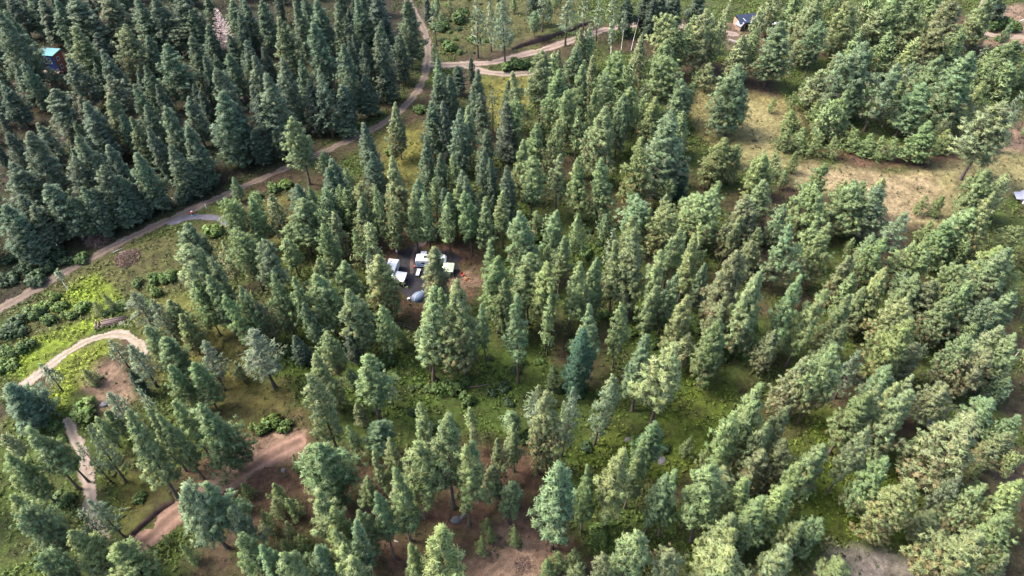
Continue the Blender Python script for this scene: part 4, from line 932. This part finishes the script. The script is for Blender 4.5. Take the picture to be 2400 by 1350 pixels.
rg = random.Random(3); logm = cyl_mesh('split_log', [(-.28, 0, 0), (.28, 0, 0)], [.11, .11], W_ORANGE, 5)
for i in range(34):
    r = abs(rg.gauss(0, .55)); a = rg.uniform(0, 6.28)
    link('split_log', logm, fh, (r * math.cos(a), r * math.sin(a), .1 + max(0, .45 - .5 * r) * rg.random()), (rg.gauss(0, .3), rg.gauss(0, .4), rg.uniform(0, 6.28)))
ch = thing('camp_chair', 'red folding camp chair behind the firewood heap', 'chair', fw + Vector((-.9, 1.3, 0)), .5)
link('seat', box_mesh('seat', [(0, 0, .45, .55, .5, .05)], W_REDP), ch); b_ = link('backrest', box_mesh('backrest', [(0, .27, .8, .55, .05, .65)], W_REDP), ch)
for x in (-.25, .25):
    for y in (-.22, .22): link('leg', box_mesh('leg', [(x, y, .22, .03, .03, .43)], W_BLACK), ch)
# the white camper at the top
cm = pt(1816, 68)
camper = thing('camper_van', 'white camper van showing between pines beside the navy shed', 'camper', cm, math.radians(25))
link('body', prism_mesh('body', [(-2.8, .45), (2.6, .45), (2.8, 1.1), (2.1, 1.5), (1.6, 2.3), (-2.7, 2.35), (-2.8, 2.2)], 2.0, W_WHITE, 'y'), camper)
link('windscreen', box_mesh('windscreen', [(1.9, 0, 1.9, .06, 1.7, .75)], W_DARK), camper).rotation_euler = (0, 0, 0)
for s in (-1, 1):
    link('side_window', box_mesh('side_window', [(-.6, s * 1.01, 1.75, 2.4, .03, .55)], W_DARK), camper)
    for x in (-1.8, 1.8): link('wheel', torus_mesh('wheel', .27, .11, W_BLACK), camper, (x, s * .9, .38))
pl = tag(link('plank_stack', box_mesh('plank_stack', [(0, 0, .1, 3.4, .9, .18), (.1, .05, .28, 3.2, .8, .14), (0, -.05, .42, 3.3, .6, .12)], W_GREYLOG), loc=pt(1717, 97), rot=(0, 0, -.7)), 'stack of grey weathered planks on bare dirt below the shed', 'planks')

# ------------------------------------------------------------------ roadside things
dr = thing('drum', 'red drum with a teal foot standing beside the straight dirt road', 'drum', pt(452, 504), 0)
link('body', cyl_mesh('body', [(0, 0, .25), (0, 0, .6), (0, 0, 1.15), (0, 0, 1.25)], [.36, .38, .36, .3], W_REDP), dr); link('foot', cyl_mesh('foot', [(0, 0, 0), (0, 0, .25)], [.44, .4], W_TEALP), dr); link('lid', cyl_mesh('lid', [(0, 0, 1.25), (0, 0, 1.3)], [.24, .22], W_WHITE), dr)
mp = thing('marker_post', 'thin white marker post in the grass by the straight road', 'post', pt(484, 489), 0)
link('post', box_mesh('post', [(0, 0, .7, .12, .12, 1.4)], W_WHITE), mp); link('cap', box_mesh('cap', [(0, 0, 1.43, .16, .16, .06)], W_GREY), mp)
tbm = thing('tub', 'black rubber tub lying on the pale dirt below the driveway bend', 'tub', pt(238, 885), 0)
link('shell', torus_mesh('shell', .38, .16, W_BLACK, axis='z'), tbm, (0, 0, .18)); link('base', cyl_mesh('base', [(0, 0, .03), (0, 0, .08)], [.36, .36], W_GREY), tbm)

# log stack beside the driveway
lp = pt(268, 757); lg = random.Random(5); lrz = math.radians(14)
for i in range(13):
    L = lg.uniform(4.3, 5.6); r = lg.uniform(.13, .21); row = 0 if i < 5 else 1 if i < 9 else 2
    off = (i - (2 if row == 0 else 6.5 if row == 1 else 10.5)) * .42
    z = .2 + row * .33
    m = cyl_mesh('log', [(-L / 2, 0, 0), (0, lg.gauss(0, .05), .02), (L / 2, 0, 0)], [r * 1.1, r, r * .9], W_LOG, 9); m.materials.append(W_CUT)
    for p in m.polygons:
        if len(p.vertices) > 4: p.material_index = 1
    o = link('log', m, loc=lp + Vector((-math.sin(lrz) * off + lg.gauss(0, .15), math.cos(lrz) * off, z)), rot=(0, lg.gauss(0, .01), lrz + lg.gauss(0, .025)))
    k = i if row == 0 else i - 5 if row == 1 else i - 9
    where = ('%s from the driveway in the %s layer of the stack' % (('nearest', 'second', 'third', 'fourth', 'fifth')[k], ('bottom', 'middle', 'top')[row]))
    tag(o, 'brown log, ' + where, 'log', 'logs in the stack by the driveway')
for i, (dx, rz) in enumerate(((-3.3, 1.9), (-3.9, 2.0))):
    o = link('log', cyl_mesh('log', [(-1.3, 0, 0), (1.3, 0, 0)], [.24, .22], W_LOG, 9), loc=lp + Vector((dx, -1.0 + .1 * i, .25)), rot=(0, 0, rz))
    tag(o, ('short thick log set crosswise at the end of the log stack', 'outermost short log set crosswise past the log stack')[i], 'log', 'short logs at the stack end')

def heap(name, px, py, R, H, n, m2, label, seed, share=.35):
    rg = np.random.default_rng(seed); b = pt(px, py); root = thing(name, label, 'brush pile', b)
    for nm, mt_, cnt in (('branches', W_TWIG, int(n * (1 - share))), ('pale_branches', m2, int(n * share))):
        V, F, C = [], [], []
        for i in range(cnt):
            a = rg.uniform(0, 6.28); q = R * math.sqrt(rg.random()); z = max(.04, H * (1 - (q / R) ** 1.6) * rg.uniform(.2, 1.05))
            d = rg.normal(size=3) * (1, 1, .45); d /= np.linalg.norm(d); l = rg.uniform(.35, 1.1); p = np.array((q * math.cos(a), q * math.sin(a), z))
            tube([p - d * l / 2, p + d * l / 2], [rg.uniform(.03, .085), .02], 4, V, F, C, (1, 1, 1))
        me = bpy.data.meshes.new(nm); me.from_pydata([tuple(v) for v in V], [], [tuple(f) for f in F]); me.materials.append(mt_)
        link(nm, me, root)['kind'] = 'stuff'
heap('slash_heap', 301, 606, 3.3, 1.9, 900, W_PALETW, 'round brown slash heap of cut branches on the roadside grass', 8)
heap('brush_pile', 231, 562, 3.4, 1.9, 700, W_PALETW, 'dark brush pile at the forest edge across the dirt road', 9, .2)
heap('brush_pile', 1225, 1325, 1.6, .6, 160, W_PALETW, 'low brush pile on the bare reddish patch at the bottom', 10, .2)
heap('brush_pile', 1195, 1215, 1.2, .5, 90, W_PALETW, 'small dark brush pile near the top of the reddish patch', 11, .2)

LOGS = [(277, 588, 26, 24, 'pale fallen log lying along the road below the dirt road'), (860, 275, 15, -33, 'short white fallen log beside the bend of the dirt road'), (286, 592, 14, 20, 'second pale fallen pole beside the longer roadside log'),
        (160, 500, 26, -35, 'silver fallen pole on the slope in the dark stand'), (1185, 172, 16, 20, 'grey fallen pole at the inner edge of the road loop'), (930, 1270, 12, -20, 'pale stub of log on reddish ground under tall pines'),
        (950, 765, 60, -20, 'dark fallen trunk on the floor below the dome tent'), (930, 757, 40, -8, 'thin dark fallen trunk beside the larger fallen trunk'), (1130, 905, 60, 8, 'dark fallen trunk in undergrowth below the tall pale pines'), (1000, 905, 30, 50, 'short dark trunk leaning in the leafy undergrowth'),
        (290, 562, 22, 30, 'pale pole poking out of the brown slash heap'), (330, 585, 26, 22, 'dark fallen pole between the slash heap and the road'), (412, 472, 26, -38, 'silver fallen pole at the forest edge above the road'), (1565, 100, 30, -40, 'grey fallen trunk below the navy shed'),
        (570, 830, 30, 20, 'grey fallen pole in the grass below the entrance pines'), (1530, 1020, 18, 60, 'grey dead pole lying near the grey boulders')]
for x, y, L, an, lab in LOGS:
    a = math.radians(an); p0 = pt(x - L / 2 * math.cos(a), y + L / 2 * math.sin(a)); p1 = pt(x + L / 2 * math.cos(a), y - L / 2 * math.sin(a)); d = p1 - p0
    m = W_GREYLOG if not lab.startswith(('dark', 'thin dark', 'short dark')) else W_LOG
    r = .17 if 'trunk' in lab or 'log' in lab else .12
    tag(link('fallen_log', cyl_mesh('fallen_log', [(0, 0, r), tuple(d / 2 + Vector((0, 0, r))), tuple(d + Vector((0, 0, r)))], [r, r * .85, r * .6], m, 8), loc=p0), lab, 'fallen log')
ROCKS = [(1473, 1029, 9, 'lone grey boulder in the grass between pines'), (1552, 1078, 11, 'larger grey boulder at the foot of a leaning pine'), (1543, 1070, 7, 'small grey boulder touching the larger boulder'), (1068, 1216, 11, 'blue-grey boulder under pines at the reddish patch'), (1085, 1207, 7, 'small rock next to the blue-grey boulder'),
         (664, 1101, 6, 'dark rock on the bare pink clearing'), (245, 945, 10, 'pinkish rock at the foot of the driveway bend'), (566, 1042, 10, 'pale rock at the edge of the bare pink clearing'), (2170, 985, 18, 'purple-grey boulder in undergrowth among leaning pines')]
for i, (x, y, r, lab) in enumerate(ROCKS):
    b = pt(x, y + r * .3); R = r * project(b.x, b.y, b.z)[2] / FPX; q = np.random.default_rng(50 + i); V, F = [], []
    for a in range(7):
        for c in range(12):
            e = -.3 + (math.pi / 2 + .3) * a / 6; k = R * (1 + .28 * (vnoise(c % 12 * .8, a * .9, 1.3, i) - .5))
            V.append((k * math.cos(e) * math.cos(c * math.pi / 6) * 1.15, k * math.cos(e) * math.sin(c * math.pi / 6) * .9, k * .72 * math.sin(e)))
    for a in range(6):
        for c in range(12): F.append((a * 12 + c, a * 12 + (c + 1) % 12, (a + 1) * 12 + (c + 1) % 12, (a + 1) * 12 + c))
    me = bpy.data.meshes.new('boulder'); me.from_pydata(V, [], F); me.materials.append(W_ROCK)
    tag(link('boulder', me, loc=b, rot=(0, 0, i * 1.1)), lab, 'boulder')

# ------------------------------------------------------------------ undergrowth, grass and litter: what nobody could count
def in_frame(n, rng, margin=60):
    px = rng.uniform(-margin, PW + margin, n * 3); py = rng.uniform(-margin, PH + margin * 2, n * 3)
    x = rng.uniform(-250, 250, n * 4); y = rng.uniform(40, 305, n * 4)
    u, v, d = project(x, y, terrain(x, y)); ok = (u > -margin) & (u < PW + margin) & (v > -margin) & (v < PH + margin)
    return x[ok][:n], y[ok][:n]

def off_roads(x, y):
    ok = np.ones(x.shape, bool)
    for line, w_ in ((MAIN, 3.6), (FORK, 4.6), (LOOP, 4.2), (DRIVE, 3.2), (LOWER, 3.0), (TRACK, 4.8), (CAMP, 2.6), (LANE, 4.2), (GATE, 2.9)):
        ok &= sdf_line(x, y, line)[0] > w_ * .5 + .3
    return ok & (sdf_poly(x, y, PAD) > .8)

def clumps(name, x, y, size, col, m, mtl, wid, rng, up, flat, h=.35):
    P = np.stack([x, y, terrain(x, y) + size * h], 1); D = np.zeros_like(P); D[:, 2] = .5
    V, F, N, T = puffs(rng, P, D, size, col, m, wid, flat, up=up, spread=1.0)
    g = terrain(V[:, 0], V[:, 1]); low = V[:, 2] < g; V[low, 2] = g[low] + .02
    o = link(name, mesh_np(name, V, F, T, N, mtl), kind='stuff')
    return o
rg = np.random.default_rng(77)
x, y = in_frame(190000, rg); k = off_roads(x, y); x, y = x[k], y[k]
cv = cover(x, y); green = (cv[:, 1] - cv[:, 0]) / cv.sum(1); patch = fbm(x, y, 7, 201)
shrub = rg.random(len(x)) < np.clip(.25 + 9.0 * np.clip(green, -.02, .2), .05, 1) * sstep(.33, .56, patch)
xs, ys, cs = x[shrub], y[shrub], cv[shrub]
v = rg.uniform(.7, 1.45, (len(xs), 1))
base = np.where((cs[:, 1:2] > cs[:, 0:1]), cs * 2.0, np.array((.028, .037, .015)) * np.ones_like(cs))
clumps('undergrowth', xs, ys, rg.uniform(.26, .66, len(xs)), base * v, 7, M_GRASS, .20, rg, .6, .1)
rest = ~shrub; xg, yg, cg = x[rest], y[rest], cv[rest]
pick = rg.random(len(xg)) < .42; xg, yg, cg = xg[pick], yg[pick], cg[pick]
clumps('grass', xg, yg, rg.uniform(.20, .50, len(xg)), cg * rg.uniform(.9, 2.0, (len(xg), 1)), 3, M_GRASS, .16, rg, .9, .0, .2)
print('UNDERGROWTH', len(xs), 'GRASS', len(xg))

# the smallest pines of the wood, and the forest going on beyond the frame: two masses
fr = random.Random(21)
def geo(me):
    n = len(me.vertices); co = np.empty(n * 3, np.float32); me.vertices.foreach_get('co', co)
    f = np.empty(len(me.loops), np.int32); me.loops.foreach_get('vertex_index', f)
    c = np.empty(n * 4, np.float32); me.attributes['tint'].data.foreach_get('color', c)
    nn = np.empty(len(me.loops) * 3, np.float32); me.corner_normals.foreach_get('vector', nn)
    return co.reshape(-1, 3), f.reshape(-1, 4), c.reshape(-1, 4)[:, :3], nn.reshape(-1, 4, 3)
GEO = {}
def mass(name, trees, share, grow):
    """trees: (base, height, width, family, colour) -> one joined object"""
    V_, F_, T_, N_, n0 = [], [], [], [], 0
    for i, (b, h, wm, fam, col) in enumerate(trees):
        j = fr.randrange(len(PROTO[fam])); pr = PROTO[fam][j]
        if (fam, j) not in GEO: GEO[fam, j] = (geo(pr['crown']), geo(pr['trunk']))
        (co, f, c, nn), (tco, tf_, tc_, tn_) = GEO[fam, j]
        sc = np.array((wm / pr['W'], wm / pr['W'], h / pr['H'])); a = fr.uniform(0, 6.28)
        R_ = np.array(((math.cos(a), -math.sin(a), 0), (math.sin(a), math.cos(a), 0), (0, 0, 1)))
        sel = np.random.default_rng(i).permutation(len(f))[:int(len(f) * share)]
        P = co[f[sel]]; ce = P.mean(1, keepdims=True); P = ((ce + (P - ce) * grow).reshape(-1, 3) * sc) @ R_.T + np.array(b)
        V_.append(P); F_.append(np.arange(len(P)).reshape(-1, 4) + n0); n0 += len(P)
        N_.append(nn[sel].reshape(-1, 3) @ R_.T); T_.append(c[f[sel]].reshape(-1, 3) * np.array(col))
        V_.append((tco[:72] * sc) @ R_.T + np.array(b)); F_.append(tf_[:64] + n0); n0 += 72; T_.append(np.tile(BARK * .9, (72, 1))); q = tco[:72] * (1, 1, 0); N_.append(np.tile((0, 0, 0), (72, 1)))
    link(name, mesh_np(name, np.concatenate(V_), np.concatenate(F_), np.concatenate(T_), np.concatenate(N_), mat=M_FAR), kind='stuff')
M_FAR = tint_mat('needles_of_the_wood', .75, .25)
mass('small_pine_mass', [(t[3], t[4], t[5], family(t), np.array(KIND[t[2]][1]) * fr.uniform(.88, 1.14)) for t in REST], .105, 2.35)
OUT = []; cnt = 0
for _ in range(4000):
    if cnt >= 130: break
    X, Y = fr.uniform(-330, 330), fr.uniform(20, 380)
    b = Vector((X, Y, float(terrain(X, Y)))); h = fr.uniform(15, 23)
    u, vv, d = project(X, Y, b.z + h); u2, v2, d2 = project(X, Y, b.z)
    if d < 40 or d2 < 40: continue
    gap_ = 45 * 160 / d
    out = max(u, u2) < -gap_ or min(u, u2) > PW + gap_ or max(vv, v2) < -gap_ or min(vv, v2) > PH + gap_
    near = -900 < u2 < PW + 900 and -260 < v2 < PH + 900
    if not (out and near) or any((X - q[0].x) ** 2 + (Y - q[0].y) ** 2 < 30 for q in OUT): continue
    OUT.append((b, h, h * fr.uniform(.25, .4), fr.choice(('pine', 'fir')), np.array(KIND[fr.choice('pykbof')][1]) * fr.uniform(.85, 1.15))); cnt += 1
mass('forest', OUT, .055, 3.2)
from collections import Counter
print('COUNTS', Counter(o.name.split('.')[0] for o in S.objects if o.parent is None and o.get('category')), 'forest', cnt)
